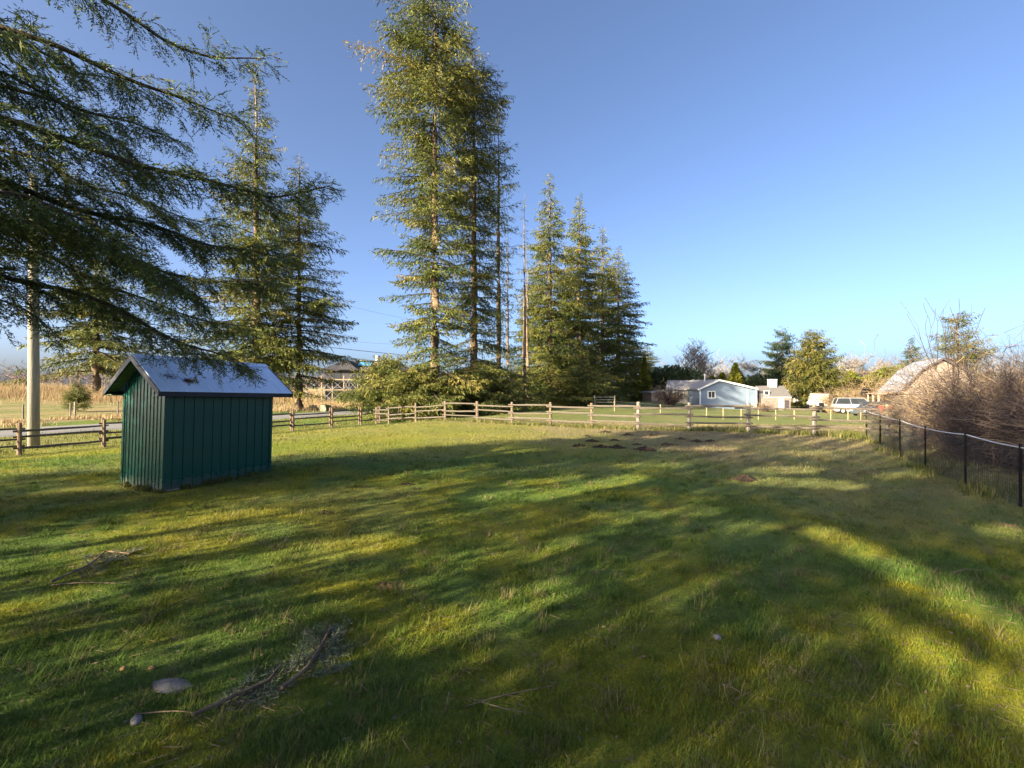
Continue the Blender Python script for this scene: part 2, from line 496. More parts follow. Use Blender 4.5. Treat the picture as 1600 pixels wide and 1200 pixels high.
# ------------------------------------------------------------------ the green shed
def paint_mat(name, c, c2, rough):
    return mat(name, c, c2, rough, 2.2, spec=.45, bump=.03)
M['green'] = paint_mat('green_panel_paint', (.005, .068, .052), (.004, .057, .045), .26)
def add_splash(m):
    nt = m.node_tree; N, L = nt.nodes, nt.links; b = N['Principled BSDF']
    src = b.inputs['Base Color'].links[0].from_socket
    tc = N.new('ShaderNodeTexCoord'); sp = N.new('ShaderNodeSeparateXYZ'); L.new(tc.outputs['Object'], sp.inputs[0])
    nz = N.new('ShaderNodeTexNoise'); nz.inputs['Scale'].default_value = 14; nz.inputs['Detail'].default_value = 6
    geo = N.new('ShaderNodeNewGeometry'); L.new(geo.outputs['Position'], nz.inputs['Vector'])
    mr = N.new('ShaderNodeMapRange'); mr.inputs[1].default_value = .02; mr.inputs[2].default_value = .30; mr.inputs[3].default_value = 1.0; mr.inputs[4].default_value = .22
    L.new(sp.outputs['Z'], mr.inputs[0])
    gt = N.new('ShaderNodeMath'); gt.operation = 'MULTIPLY'; L.new(mr.outputs[0], gt.inputs[0]); L.new(nz.outputs[0], gt.inputs[1])
    mr2 = N.new('ShaderNodeMapRange'); mr2.inputs[1].default_value = .22; mr2.inputs[2].default_value = .62; mr2.inputs[4].default_value = .75; L.new(gt.outputs[0], mr2.inputs[0])
    mx = N.new('ShaderNodeMix'); mx.data_type = 'RGBA'; L.new(mr2.outputs[0], mx.inputs[0]); L.new(src, mx.inputs[6]); mx.inputs[7].default_value = (.10, .085, .05, 1)
    L.new(mx.outputs[2], b.inputs['Base Color'])
    ml = N.new('ShaderNodeMath'); ml.operation = 'MULTIPLY_ADD'; L.new(mr2.outputs[0], ml.inputs[0]); ml.inputs[1].default_value = .5; ml.inputs[2].default_value = b.inputs['Roughness'].default_value
    L.new(ml.outputs[0], b.inputs['Roughness'])
add_splash(M['green'])
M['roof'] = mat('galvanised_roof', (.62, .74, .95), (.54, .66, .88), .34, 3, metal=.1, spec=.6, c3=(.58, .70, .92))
M['fascia'] = mat('dark_fascia', (.022, .022, .032), (.014, .014, .022), .45, 6)
M['soffit'] = mat('green_soffit', (.12, .19, .07), (.09, .15, .055), .6, 4)
M['skid'] = mat('base_timber', (.30, .25, .18), (.16, .12, .08), .9, 7, bump=.3)
M['litter'] = mat('needle_litter', (.16, .08, .04), (.07, .04, .025), .95, 30)

SL, SW, HE, HR = 2.07, 1.36, 1.80, 2.43
shed = thing('garden_shed', 'small green metal shed with pale blue gabled roof on the lawn', 'shed', (-6.162, 8.02, 0.0), 1.121)
shed.rotation_euler = (0, R(1.6), 1.121)
def slope_z(y, top=True):                 # underside of the roof above local y
    return HR - abs(y - SW / 2) * (HR - HE) / (SW / 2 + .22) - .05
def panel_mesh(wd, h0, h1, rib=.022, proud=.014):
    # faces -y; rib at the right edge; sloped top from h0 (left) to h1 (right)
    m = MB()
    prof = [(0, 0), (wd - rib * 1.5, 0), (wd - rib * 1.3, -proud), (wd - rib * .4, -proud), (wd - rib * .2, 0), (wd, 0), (wd, .03), (0, .03)]
    n = len(prof)
    hh = lambda x: h0 + (h1 - h0) * x / wd
    vs = [(x, y, .03) for x, y in prof] + [(x, y, hh(x)) for x, y in prof]
    fs = [tuple(range(n)), tuple(reversed(range(n, 2 * n)))] + [(i, n + i, n + (i + 1) % n, (i + 1) % n) for i in range(n)]
    return m.add(vs, fs)
NP = 12
pw = SL / NP
pm = panel_mesh(pw, HE - .04, HE - .04).mesh('wall_panel')
for k in range(NP):
    link('wall_panel', pm, M['green'], shed, (k * pw, 0, 0))
    link('wall_panel', pm, M['green'], shed, ((k + 1) * pw, SW, 0), (0, 0, math.pi))
NG = 12
gw = SW / NG
for k in range(NG):
    a, b = SW - k * gw, SW - (k + 1) * gw
    for (x, rz, ya, yb) in ((0, -math.pi / 2, a, b), (SL, math.pi / 2, SW - a, SW - b)):
        me = panel_mesh(gw - .001, slope_z(ya) - .0, slope_z(yb), .020, .012).mesh('gable_panel')
        if k == NG // 2 - 1 or k == NG // 2: pass
        link('gable_panel', me, M['green'], shed, (x, ya, 0), (0, 0, rz))
for x, y in ((0, 0), (SL, 0), (0, SW), (SL, SW)):
    sx, sy = (-1 if x == 0 else 1), (-1 if y == 0 else 1)
    m = MB(); m.box(min(x + sx * .018, x - sx * .035), max(x + sx * .018, x - sx * .035), min(y + sy * .018, y - sy * .002), max(y + sy * .018, y - sy * .002), .03, HE - .03)
    m.box(min(x + sx * .016, x + sx * .001), max(x + sx * .016, x + sx * .001), min(y + sy * .001, y - sy * .035), max(y + sy * .001, y - sy * .035), .03, HE - .03)
    m.build('corner_trim', M['green'], shed)
m = MB(); m.box(-.005, SL + .005, -.004, .06, -.12, .027); m.box(-.005, SL + .005, SW - .06, SW + .004, -.12, .027); m.box(-.005, .06, .062, SW - .062, -.12, .027); m.box(SL - .06, SL + .005, .062, SW - .062, -.12, .027)
m.build('base_frame', M['skid'], shed)
OE, OGL, OGR = .224, .22, .33
# roof sheets: ribbed strips on each slope
NR = 12
rw = (SL + OGL + OGR) / NR
run = SW / 2 + OE
for side in (0, 1):
    for k in range(NR):
        x0 = -OGL + k * rw
        m = MB()
        prof = [(0, 0), (.012, .016), (.03, .016), (.042, 0), (rw * .5 - .01, 0), (rw * .5, .006), (rw * .5 + .01, 0), (rw, 0), (rw, -.012), (0, -.012)]
        n = len(prof)
        ye, yr = (-OE - .02, SW / 2 - .002) if side == 0 else (SW + OE + .02, SW / 2 + .002)
        sl_ = (HR - HE) / run
        vs = [(x0 + x, ye, HE - .02 * sl_ + z) for x, z in prof] + [(x0 + x, yr, HR + z) for x, z in prof]
        fs = [tuple(range(n)), tuple(reversed(range(n, 2 * n)))] + [(i, n + i, n + (i + 1) % n, (i + 1) % n) for i in range(n)]
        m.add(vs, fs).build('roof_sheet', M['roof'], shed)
m = MB(); sl_ = (HR - HE) / run
for sy in (-1, 1):
    m.add([(-OGL, SW/2, HR + .022), (SL + OGR, SW/2, HR + .022), (SL + OGR, SW/2 + sy * .11, HR + .022 - .11 * sl_), (-OGL, SW/2 + sy * .11, HR + .022 - .11 * sl_)], [(0, 1, 2, 3)])
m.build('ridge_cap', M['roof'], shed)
for y in (-OE - .005, SW + OE - .02):
    MB().box(-OGL + .02, SL + OGR - .02, y, y + .025, HE - .11, HE - .018).build('fascia', M['fascia'], shed)
for x in (-OGL - .012, SL + OGR - .012):
    for sy in (-1, 1):
        ye = SW / 2 + sy * (run + .02)
        m = MB()
        vs = []
        for xx in (x, x + .024):
            vs += [(xx, SW/2, HR + .006), (xx, ye, HE - .006), (xx, ye, HE - .115), (xx, SW/2, HR - .105)]
        m.add(vs, [(0,1,2,3), (7,6,5,4), (0,4,5,1), (1,5,6,2), (2,6,7,3), (3,7,4,0)])
        m.build('rake_board', M['fascia'], shed)
# soffit: boards under the gable overhang
for x0, x1 in ((-OGL + .014, -.02), (SL + .02, SL + OGR - .014)):
    for sy in (-1, 1):
        for j in range(9):
            a, b = j / 9 * run, (j + .88) / 9 * run
            ya, yb = SW/2 + sy * a, SW/2 + sy * b
            za, zb = HR - a * sl_ - .055, HR - b * sl_ - .055
            MB().add([(x0,ya,za),(x1,ya,za),(x1,yb,zb),(x0,yb,zb),(x0,ya,za+.012),(x1,ya,za+.012),(x1,yb,zb+.012),(x0,yb,zb+.012)],
                     [(0,3,2,1),(4,5,6,7),(0,1,5,4),(1,2,6,5),(2,3,7,6),(3,0,4,7)]).build('soffit_board', M['soffit'], shed)
for y0, y1 in ((-OE + .022, -.018), (SW + .018, SW + OE - .022)):
    MB().box(-OGL + .02, SL + OGR - .02, y0, y1, HE - .10, HE - .088).build('eave_soffit', M['soffit'], shed)
# screws along the panels (too small to pick apart singly)
m = MB()
for k in range(NP):
    for z in (.12, .62, 1.15, 1.62):
        for fx in (.18, .62): m.box(k * pw + pw * fx - .004, k * pw + pw * fx + .004, -.006, .001, z - .004, z + .004)
tag(m.build('screws', M['fascia'], shed), kind='stuff')
# a heap of brown needles on the front slope, a thing lying there
rng = np.random.default_rng(5)
def litter(name, cx, cy, n, sx, sy, label):
    px = rng.normal(cx, sx, n); py = np.clip(rng.normal(cy, sy, n), -OE, SW / 2 - .03)
    pz = HR - (SW / 2 - py) * sl_ + .006 + rng.random(n) * .012
    a = rng.random(n) * 6.28
    P0 = np.stack([px, py, pz], 1); P1 = P0 + np.stack([np.cos(a), np.sin(a), np.sin(a) * sl_], 1) * .035
    V, F = segs(P0, P1, .004, .002)
    o = link(name, mesh_np(name, V, F), M['litter']); o.matrix_world = shed.matrix_basis.copy()
    tag(o, label, 'litter', kind='stuff')
bpy.context.view_layer.update()
litter('needle_litter', .42, .02, 170, .07, .03, 'rust brown needle heap lying on the shed roof')
litter('needle_litter', .12, .12, 70, .08, .05, 'thin scatter of dark needles near the shed roof gable edge')

# ------------------------------------------------------------------ rail fences
def rail_mb(a, b, r0, seed):
    rr = random.Random(seed)
    a, b = Vector(a), Vector(b)
    pts, rs = [], []
    for k in range(5):
        t = k / 4
        p = a.lerp(b, t) + Vector((0, 0, rr.uniform(-.012, .012)))
        pts.append(p); rs.append(r0 * rr.uniform(.82, 1.1) * (1 if 0 < k < 4 else .85))
    return MB().tube(pts, rs, 6)
def post_mb(h, r, seed, below=.25):
    rr = random.Random(seed)
    lean = Vector((rr.uniform(-.02, .02), rr.uniform(-.02, .02), 0))
    return MB().tube([(0, 0, -below), lean * .4 + Vector((0, 0, h * .5)), lean + Vector((0, 0, h - .015)), lean + Vector((0, 0, h))],
                     [r * 1.08, r, r * .95, r * .8], 8)
def fence(root, pts, double, hp, rails, rpost, rrail, mpost, mrail, gap=.14):
    P = [Vector(p) for p in pts]
    o = root.location
    for i, p in enumerate(P):
        d = (P[min(i + 1, len(P) - 1)] - P[max(i - 1, 0)]); d.z = 0; d.normalize(); nn = Vector((-d.y, d.x, 0))
        for s in ((-1, 1) if double else (0,)):
            hh = hp * random.uniform(.95, 1.05)
            post_mb(hh, rpost * random.uniform(.9, 1.12), i * 7 + s).build('post', mpost, root, p - o + nn * (s * gap), smooth=False)
    for i in range(len(P) - 1):
        d = (P[i + 1] - P[i]); d.z = 0; d.normalize(); nn = Vector((-d.y, d.x, 0))
        off = 0 if double else rpost + rrail * .6
        for j, h in enumerate(rails):
            st = (.045 if (i + j) % 2 else -.045) if True else 0
            a = P[i] + Vector((0, 0, h + st)) - d * .16 - nn * off - o
            b = P[i + 1] + Vector((0, 0, h + st)) + d * .16 - nn * off - o
            rail_mb(a, b, rrail * random.uniform(.88, 1.12), i * 31 + j).build('rail', mrail, root, smooth=False)
# along the road (pairs of posts with the rails stacked between)
def lfp(t):                                # point on the road fence line
    x, y = -18.1 + UX * t, 16.7 + UY * t
    return (x, y, g(x, y))
f1 = thing('split_rail_fence', 'paired post rail fence running along the road at left', 'fence', lfp(0))
fence(f1, [lfp(t) for t in (-10.2, -7.6, -5.1, -2.55, 0, 2.42, 5.2, 8.0, 10.8, 13.4, 15.65, 17.3, 19.3, 21.2, 23.6, 26)], True, 1.16, (.30, .62, .93), .055, .047, M['post'], M['rail'], .085)
# across the lawn from the road fence to the right
def mfp(x): return (x, 19.3 - .764 * (x - 5.5) if x < 5.5 else 19.3 - .49 * (x - 5.5), 0)
mpx = [588, 608, 650, 696, 746, 800, 860, 925, 997, 1077, 1169, 1272, 1387, 1520]
def ray_on(px):
    s = (px - CX) / FPX
    k = .764 if px <= 997 else .49
    y = (19.3 + k * 5.5) / (1 + k * s)
    return (s * y, y, g(s * y, y))
pts = [ray_on(p) for p in mpx]
f2 = thing('split_rail_fence', 'three rail cedar fence crossing the far side of the lawn', 'fence', pts[5])
fence(f2, pts, False, 1.16, (.30, .63, .97), .075, .042, M['post'], M['rail'])
for i, o_ in enumerate([c for c in f2.children if c.name.startswith('post')]):
    if i >= 8: o_.data.materials.clear(); o_.data.materials.append(M['greypost'])

# ------------------------------------------------------------------ black wire fence at right
wf_px = [(1354, 16.3), (1376, 14.3), (1407, 12.0), (1447, 10.1), (1510, 8.5), (1596, 7.0), (1720, 5.6)]
wp = [on(p, d) for p, d in wf_px]
wf = thing('wire_fence', 'low black metal post fence with wire mesh before the brambles', 'fence', wp[0])
for i, p in enumerate(wp):
    MB().box(-.018, .018, -.004, .004, -.2, .98).box(-.004, .004, .004, .03, -.2, .978).build('post', M['black'], wf, p - wp[0], (0, 0, .5 + i * .1))
m = MB()
rp = [p + Vector((0, 0, .95 - (.03 if i % 2 else 0))) - wp[0] for i, p in enumerate(wp)]
fine = []
for i in range(len(rp) - 1):
    for k in range(6): fine.append(rp[i].lerp(rp[i + 1], k / 6) - Vector((0, 0, .018 * math.sin(math.pi * k / 6))))
fine.append(rp[-1])
MB().tube(fine, .011, 6).build('top_rail', M['pipe'], wf, smooth=True)
P0, P1 = [], []
for i in range(len(wp) - 1):
    a, b = wp[i] - wp[0], wp[i + 1] - wp[0]
    n = int((b - a).length / .06)
    for k in range(n):
        p = a.lerp(b, k / n)
        P0.append(p + Vector((0, 0, .02))); P1.append(p + Vector((0, 0, .93)))
    for j in range(14):
        P0.append(a + Vector((0, 0, .03 + j * .068))); P1.append(b + Vector((0, 0, .03 + j * .068)))
V, F = segs(np.array(P0), np.array(P1), .0032, .0032)
tag(link('wire_mesh', mesh_np('wire_mesh', V, F), M['darkwire'], wf), kind='stuff')

# ------------------------------------------------------------------ conifers
def conifer(seed, h, zs, Ls, spacing=.55, per=5, sprig=.30, step=.17, node=.26, wid=.22, pitch=(.15, -.25), droop=.22, up=.12, skip=0.0, dirbias=None, two=.46):
    """zs/Ls: branch length by height. returns foliage (V,F,tone) and limb wood (V,F)"""
    r = np.random.default_rng(seed)
    z = zs[0]; B = []; node *= .74; step *= .54; sprig *= .92; spacing *= .90; per += 1
    while z < h - .15:
        k = per + r.integers(-1, 2)
        a0 = r.random() * 6.283
        for j in range(k):
            if r.random() < skip: continue
            a = a0 + 6.283 * j / k + r.normal(0, .3)
            L = np.interp(z, zs, Ls) * r.choice((.35, .6, .85, 1.0, 1.1, 1.25)) * r.uniform(.9, 1.1)
            if dirbias is not None: L *= 1 + dirbias[1] * max(-.8, math.cos(a - dirbias[0])) * (1 if len(dirbias) < 3 else np.interp(z, dirbias[2], dirbias[3]))
            u = (z - zs[0]) / (h - zs[0])
            B.append((z + r.normal(0, .28), a, max(L, .12), pitch[1] + (pitch[0] - pitch[1]) * u + r.normal(0, .09)))
        z += spacing * r.uniform(.75, 1.25) * (1 - .35 * (z / h))
    B = np.array(B)
    z0, az, L, pt = B.T
    ax = np.stack([np.cos(az), np.sin(az), np.zeros_like(az)], 1)
    sd = np.stack([-np.sin(az), np.cos(az), np.zeros_like(az)], 1)
    def along(i, t):
        Lt = L[i] * t
        zz = z0[i] + L[i] * (pt[i] * t - droop * t ** 2 * (.6 + .4 * np.minimum(L[i] / 3, 1.5)) + up * t ** 3)
        bend = sd[i] * (L[i] * .06 * np.sin(t * 3 + az[i] * 7))[:, None]
        return ax[i] * Lt[:, None] + bend + np.stack([np.zeros_like(zz), np.zeros_like(zz), zz], 1)
    nb = len(B)
    # wood
    ts = np.linspace(0, 1, 5)
    P0, P1, R0, R1 = [], [], [], []
    ii = np.arange(nb)
    for k in range(4):
        P0.append(along(ii, np.full(nb, ts[k]))); P1.append(along(ii, np.full(nb, ts[k + 1])))
        rb = .012 + .011 * L
        R0.append(rb * (1 - ts[k]) + .004); R1.append(rb * (1 - ts[k + 1]) + .004)
    wood = segs(np.concatenate(P0), np.concatenate(P1), np.concatenate(R0), np.concatenate(R1))
    # nodes
    cn = np.maximum(2, (L / node).astype(int))
    bi = np.repeat(ii, cn)
    kk = np.arange(len(bi)) - np.repeat(np.cumsum(cn) - cn, cn)
    t = (kk + .4 + r.random(len(bi)) * .6) / np.repeat(cn, cn)
    t = .10 + .9 * np.clip(t, 0, 1)
    pn = along(bi, t)
    bi2 = np.concatenate([bi, bi]); t2 = np.concatenate([t, t]); p2 = np.concatenate([pn, pn])
    side = np.concatenate([np.ones(len(bi)), -np.ones(len(bi))])
    l2 = (L[bi2] * two * (1.02 - t2) ** .75 * r.uniform(.45, 1.15, len(bi2)) + .14)
    l2 = np.minimum(l2, 1.5)
    d2 = ax[bi2] * r.uniform(.45, .95, (len(bi2), 1)) + sd[bi2] * (side * r.uniform(.5, .95, len(bi2)))[:, None]
    d2[:, 2] += r.normal(-.22, .22, len(bi2))
    d2 = norm(d2)
    c3 = np.maximum(1, (l2 / step).astype(int))
    i3 = np.repeat(np.arange(len(bi2)), c3)
    k3 = np.arange(len(i3)) - np.repeat(np.cumsum(c3) - c3, c3)
    t3 = (k3 + r.random(len(i3))) / np.repeat(c3, c3)
    base = p2[i3] + d2[i3] * (l2[i3] * t3)[:, None]
    base[:, 2] -= .22 * (l2[i3] * t3) ** 2
    dd = d2[i3] + r.normal(0, .45, (len(i3), 3)); dd[:, 2] -= .55
    dd = norm(dd)
    wv = norm(np.cross(dd, norm(r.normal(0, 1, (len(i3), 3)) + np.array([0, 0, 1.2]))))
    ll = sprig * r.uniform(.55, 1.3, len(i3))
    V, F = quads(base, dd, wv, ll, ll * wid)
    bt = np.clip(r.normal(.40, .17, nb), 0, 1)
    tone = np.clip(bt[bi2[i3]] + r.normal(0, .14, len(i3)) + .16 * (t2[i3] - .4), 0, 1)
    return V, F, np.repeat(tone, 4), wood

def trunk_mb(h, r, seed, n=10, lean=(0, 0), flare=1.5):
    rr = random.Random(seed)
    pts, rs = [], []
    for k in range(15):
        t = (k / 14) ** 1.3
        pts.append((lean[0] * t + rr.uniform(-.04, .04) * (k > 1), lean[1] * t + rr.uniform(-.04, .04) * (k > 1), -.3 + t * (h + .3)))
        rs.append(max(.015, r * (1 - t) ** .85 * (flare if k == 0 else (1 + (flare - 1) * .35 if k == 1 else 1))))
    return MB().tube(pts, rs, n)

def make_conifer(name, label, loc, seed, h, zs, Ls, tr, leaf='fir', bark='bark', group=None, rz=0, lean=(0, 0), **kw):
    t = thing(name, label, 'tree', loc, rz, group)
    V, F, tone, wood = conifer(seed, h, zs, Ls, **kw)
    if lean != (0, 0):
        for A in (V, wood[0]):
            tt_ = np.clip(A[:, 2] / h, 0, 1); A[:, 0] += lean[0] * tt_; A[:, 1] += lean[1] * tt_
    link('crown', mesh_np('crown', V, F, {'tone': tone}), M[leaf], t)
    tag(link('limbs', mesh_np('limbs', *wood), M['limb' if leaf != 'dead' else 'dead'], t), kind='stuff')
    trunk_mb(h, tr, seed, lean=lean).build('trunk', M[bark], t, smooth=True)
    return t

def rowp(t, dq=0):                       # along the tree row beside the road
    x, y = -6 + UX * t + MX * dq, 35.5 + UY * t + MY * dq
    return Vector((x, y, g(x, y)))

# the big fir with the long low limbs
make_conifer('fir_tree', 'tallest fir at left of the central row, crown cut off by the sky edge', rowp(0), 101, 34.5,
             [1.5, 3.2, 4.6, 6, 9, 13, 16, 19, 21, 24, 27, 31, 34.5], [5.4, 5.2, 3.9, 2.6, 3.0, 3.4, 3.1, 3.4, 2.6, 3.6, 4.4, 3.0, .3], .44,
             spacing=.62, per=5, sprig=.32, step=.17, node=.28, droop=.20, up=.14, pitch=(.15, -.10), skip=.10, dirbias=(2.6, .18))
make_conifer('fir_tree', 'second tall fir close behind the tallest one, dense to the ground', rowp(5.2), 102, 32,
             [1.5, 4, 6, 12, 20, 25, 28, 32], [4.6, 4.4, 3.0, 2.7, 3.0, 3.0, 3.2, .3], .45,
             spacing=.62, per=5, sprig=.32, step=.17, droop=.22, up=.12, pitch=(.2, -.14), skip=.10)
make_conifer('fir_tree', 'thin crowned fir with a bare pointed top right of the tallest', rowp(9.2), 103, 29.5,
             [1.5, 4, 7, 14, 20, 26, 29.5], [4.2, 3.6, 1.7, 2.1, 2.0, 1.2, .2], .32,
             spacing=.9, per=4, sprig=.32, step=.22, droop=.05, up=.2, pitch=(.35, -.2), skip=.30)
sp = make_conifer('dead_fir', 'half dead fir with stripped pale trunk in the row gap', rowp(14.2), 104, 22.8,
             [1.5, 4, 6, 12, 18, 22.8], [4.0, 3.2, 1.4, 1.2, .7, .1], .26,
             spacing=1.3, per=3, sprig=.32, step=.25, droop=.1, up=.1, pitch=(.1, -.2), skip=.35, bark='dead')
copy_tree(sp, rowp(12.0, .7), 2.1, 'slimmer half dead fir between the thin fir and the stripped one', (.85, .85, .86))
copy_tree(sp, rowp(17.0, 1.2), 4.0, 'bare topped dying fir just left of the dense middle trees', (.9, .9, .78))
pa = make_conifer('fir_tree', 'dense pointed fir, first of the full trees right of the gap', rowp(20.2), 105, 27.5,
             [1.5, 4, 8, 14, 20, 24, 27.5], [4.8, 4.3, 3.7, 3.2, 2.1, 1.1, .15], .42,
             spacing=.6, per=5, sprig=.40, step=.20, node=.29, droop=.25, up=.14, pitch=(.35, -.15), skip=.16)
pb = make_conifer('fir_tree', 'dense fir with ragged tip right of the first full tree', rowp(29), 106, 27.8,
             [1.5, 4, 8, 14, 20, 24, 27.8], [5.0, 4.7, 4.1, 3.6, 2.5, 1.4, .15], .42,
             spacing=.58, per=5, sprig=.44, step=.22, node=.30, droop=.28, up=.15, pitch=(.3, -.15), skip=.16)
copy_tree(pa, rowp(38), 2.2, 'dense fir third among the full trees of the central row', (1.05, 1.05, .97))
copy_tree(pb, rowp(45.5), 1.1, 'wide drooping fir at the right end of the tall row', (1.2, 1.2, .91))
copy_tree(pa, rowp(34, 3.5), 4.2, 'shaded fir tucked behind the middle of the row', (1.1, 1.1, .80))
copy_tree(pb, rowp(25, 4), 5.2, 'lower fir half hidden behind the first full trees', (.9, .9, .7))
copy_tree(pb, rowp(54), 2.9, 'short broad fir ending the central row at right', (1.15, 1.15, .42))
copy_tree(pa, rowp(64), .9, 'small far fir peeping past the end of the central row', (1.0, 1.0, .40))
# two low dense ones under the tall row
lowf = make_conifer('young_fir', 'low spreading fir with golden green tips left of the big trunk', on(606, 36.5), 107, 4.9,
             [.7, 1.6, 3, 4.2, 4.9], [2.9, 3.0, 2.4, 1.2, .2], .12, spacing=.34, per=6, sprig=.27, step=.13, node=.22, droop=.3, up=.2, pitch=(.5, .1))
copy_tree(lowf, on(650, 34.2), 2.3, 'low fir skirt just left of the tallest trunk', (.95, .95, .82))
copy_tree(lowf, on(735, 37), 4.3, 'low fir growth between the first two trunks', (.95, .95, .85))
copy_tree(lowf, on(768, 40), 1.2, 'low fir growth under the thin crowned fir', (1.05, 1.05, .88))
copy_tree(lowf, on(905, 50), 5.1, 'dim low fir under the dense middle trees', (1.3, 1.3, .9))

# across the road at left
def acr(px, q=20):
    s = (px - CX) / FPX
    y = (24.1 + q) / (MX * s + MY)
    return Vector((s * y, y, g(s * y, y)))
make_conifer('fir_tree', 'very tall narrow topped fir across the road behind the shed', acr(400), 111, 34.5,
             [3, 6, 12, 18, 24, 30, 34.5], [5.8, 5.8, 4.7, 3.6, 2.3, 1.0, .15], .5, spacing=.66, per=5, sprig=.39, step=.22, node=.33, droop=.22, up=.16, pitch=(.35, -.05), skip=.10)
make_conifer('fir_tree', 'fir with long drooping right limbs beside the house under construction', acr(467), 112, 27.2,
             [4.0, 6, 12, 17, 22, 25, 27.2], [4.4, 5.6, 5.2, 4.0, 2.3, 1.1, .15], .42, spacing=.74, per=5, sprig=.38, step=.22, node=.31, droop=.30, up=.26, pitch=(.3, .0), skip=.14)
make_conifer('fir_tree', 'broad sunlit fir in the dry field behind the utility pole', on(150, 62), 113, 20.5,
             [4.2, 7, 12, 16, 20.5], [8.0, 7.6, 6.0, 3.6, .3], .6, spacing=.72, per=5, sprig=.56, step=.30, node=.42, droop=.22, up=.12, pitch=(.3, -.05), skip=.06)
yf = make_conifer('young_fir', 'little round fir standing in the golden field', on(122, 43), 114, 2.7,
             [.35, .8, 1.6, 2.3, 2.7], [.95, 1.05, .85, .4, .08], .05, spacing=.16, per=6, sprig=.16, step=.09, node=.14, droop=.1, up=.2, pitch=(.6, .25))

# trees standing behind and left of the camera: they throw the long shade over the lawn
def an(a, n): return (a * .788 - n * .616, a * .616 + n * .788)   # along / across the light
GAPS = [((-60, 772), (140, 764), .30, 1), ((-60, 858), (420, 802), .19, 1), ((-60, 890), (300, 848), .26, 1), ((300, 848), (430, 828), .24, 1), ((340, 893), (590, 848), .2, 1),
        ((-40, 955), (140, 928), .12, 1), ((200, 1030), (380, 985), .1, .6), ((0, 1040), (150, 1010), .1, .5), ((380, 985), (520, 950), .09, .5), ((670, 985), (850, 925), .17, 1), ((690, 882), (790, 860), .1, .8), ((835, 872), (890, 852), .1, .8),
        ((775, 778), (850, 768), .24, 1), ((850, 772), (985, 747), .27, 1), ((800, 757), (900, 745), .15, .8), ((1040, 808), (1100, 795), .2, .7), ((1140, 830), (1195, 822), .15, .7), ((940, 812), (1010, 802), .15, .5),
        ((1285, 832), (1440, 905), .16, 1), ((1440, 905), (1620, 1000), .18, 1), ((1380, 980), (1430, 1005), .12, .8), ((1430, 1005), (1520, 1055), .13, 1), ((1520, 1055), (1640, 1125), .15, 1),
        ((1175, 752), (1310, 758), .33, .9), ((1195, 736), (1262, 733), .28, .9), ((1245, 708), (1278, 707), .3, .8), ((1055, 699), (1130, 700), .38, .9), ((985, 727), (1050, 725), .2, .7), ((1390, 745), (1430, 742), .25, .8), ((1580, 830), (1630, 838), .3, .9),
        ((600, 770), (720, 752), .16, .6), ((480, 800), (560, 790), .12, .5), ((1320, 1045), (1350, 1030), .45, .22), ((1100, 940), (1160, 1000), .4, .15), ((1240, 870), (1260, 860), .25, .3)]
GAPS_XY = [(np.array(gp(*a))[:2], np.array(gp(*b))[:2], wd, pr) for a, b, wd, pr in GAPS]
def carve(V, F, tn, x0, y0, r):  # drops leaves that would shade the chosen sun streaks on the lawn
    q4 = V.reshape(-1, 4, 3)
    p = np.maximum.reduce([hitp(q4[:, j], x0, y0) for j in (0, 1, 2, 3)])
    ok = r.random(len(q4)) > p
    V = q4[ok].reshape(-1, 3)
    return V, np.arange(len(V)).reshape(-1, 4), tn.reshape(-1, 4)[ok].ravel()
def hitp(c, x0, y0):
    k = c[:, 2] / math.tan(R(SUN_EL))
    c = c.copy(); hx = c[:, 0] + x0 + k * .788; hy = c[:, 1] + y0 + k * .616
    p = np.zeros(len(c))
    for A, B, wd, pr in GAPS_XY:
        d = B - A; t = np.clip(((hx - A[0]) * d[0] + (hy - A[1]) * d[1]) / (d @ d), 0, 1)
        q = np.hypot(hx - A[0] - d[0] * t, hy - A[1] - d[1] * t)
        p = np.maximum(p, pr * (1 - S(wd * .9, wd * 1.5, q)))
    return p
CASTER_GROUP = 'unseen cedars added behind the viewpoint to shape the light'
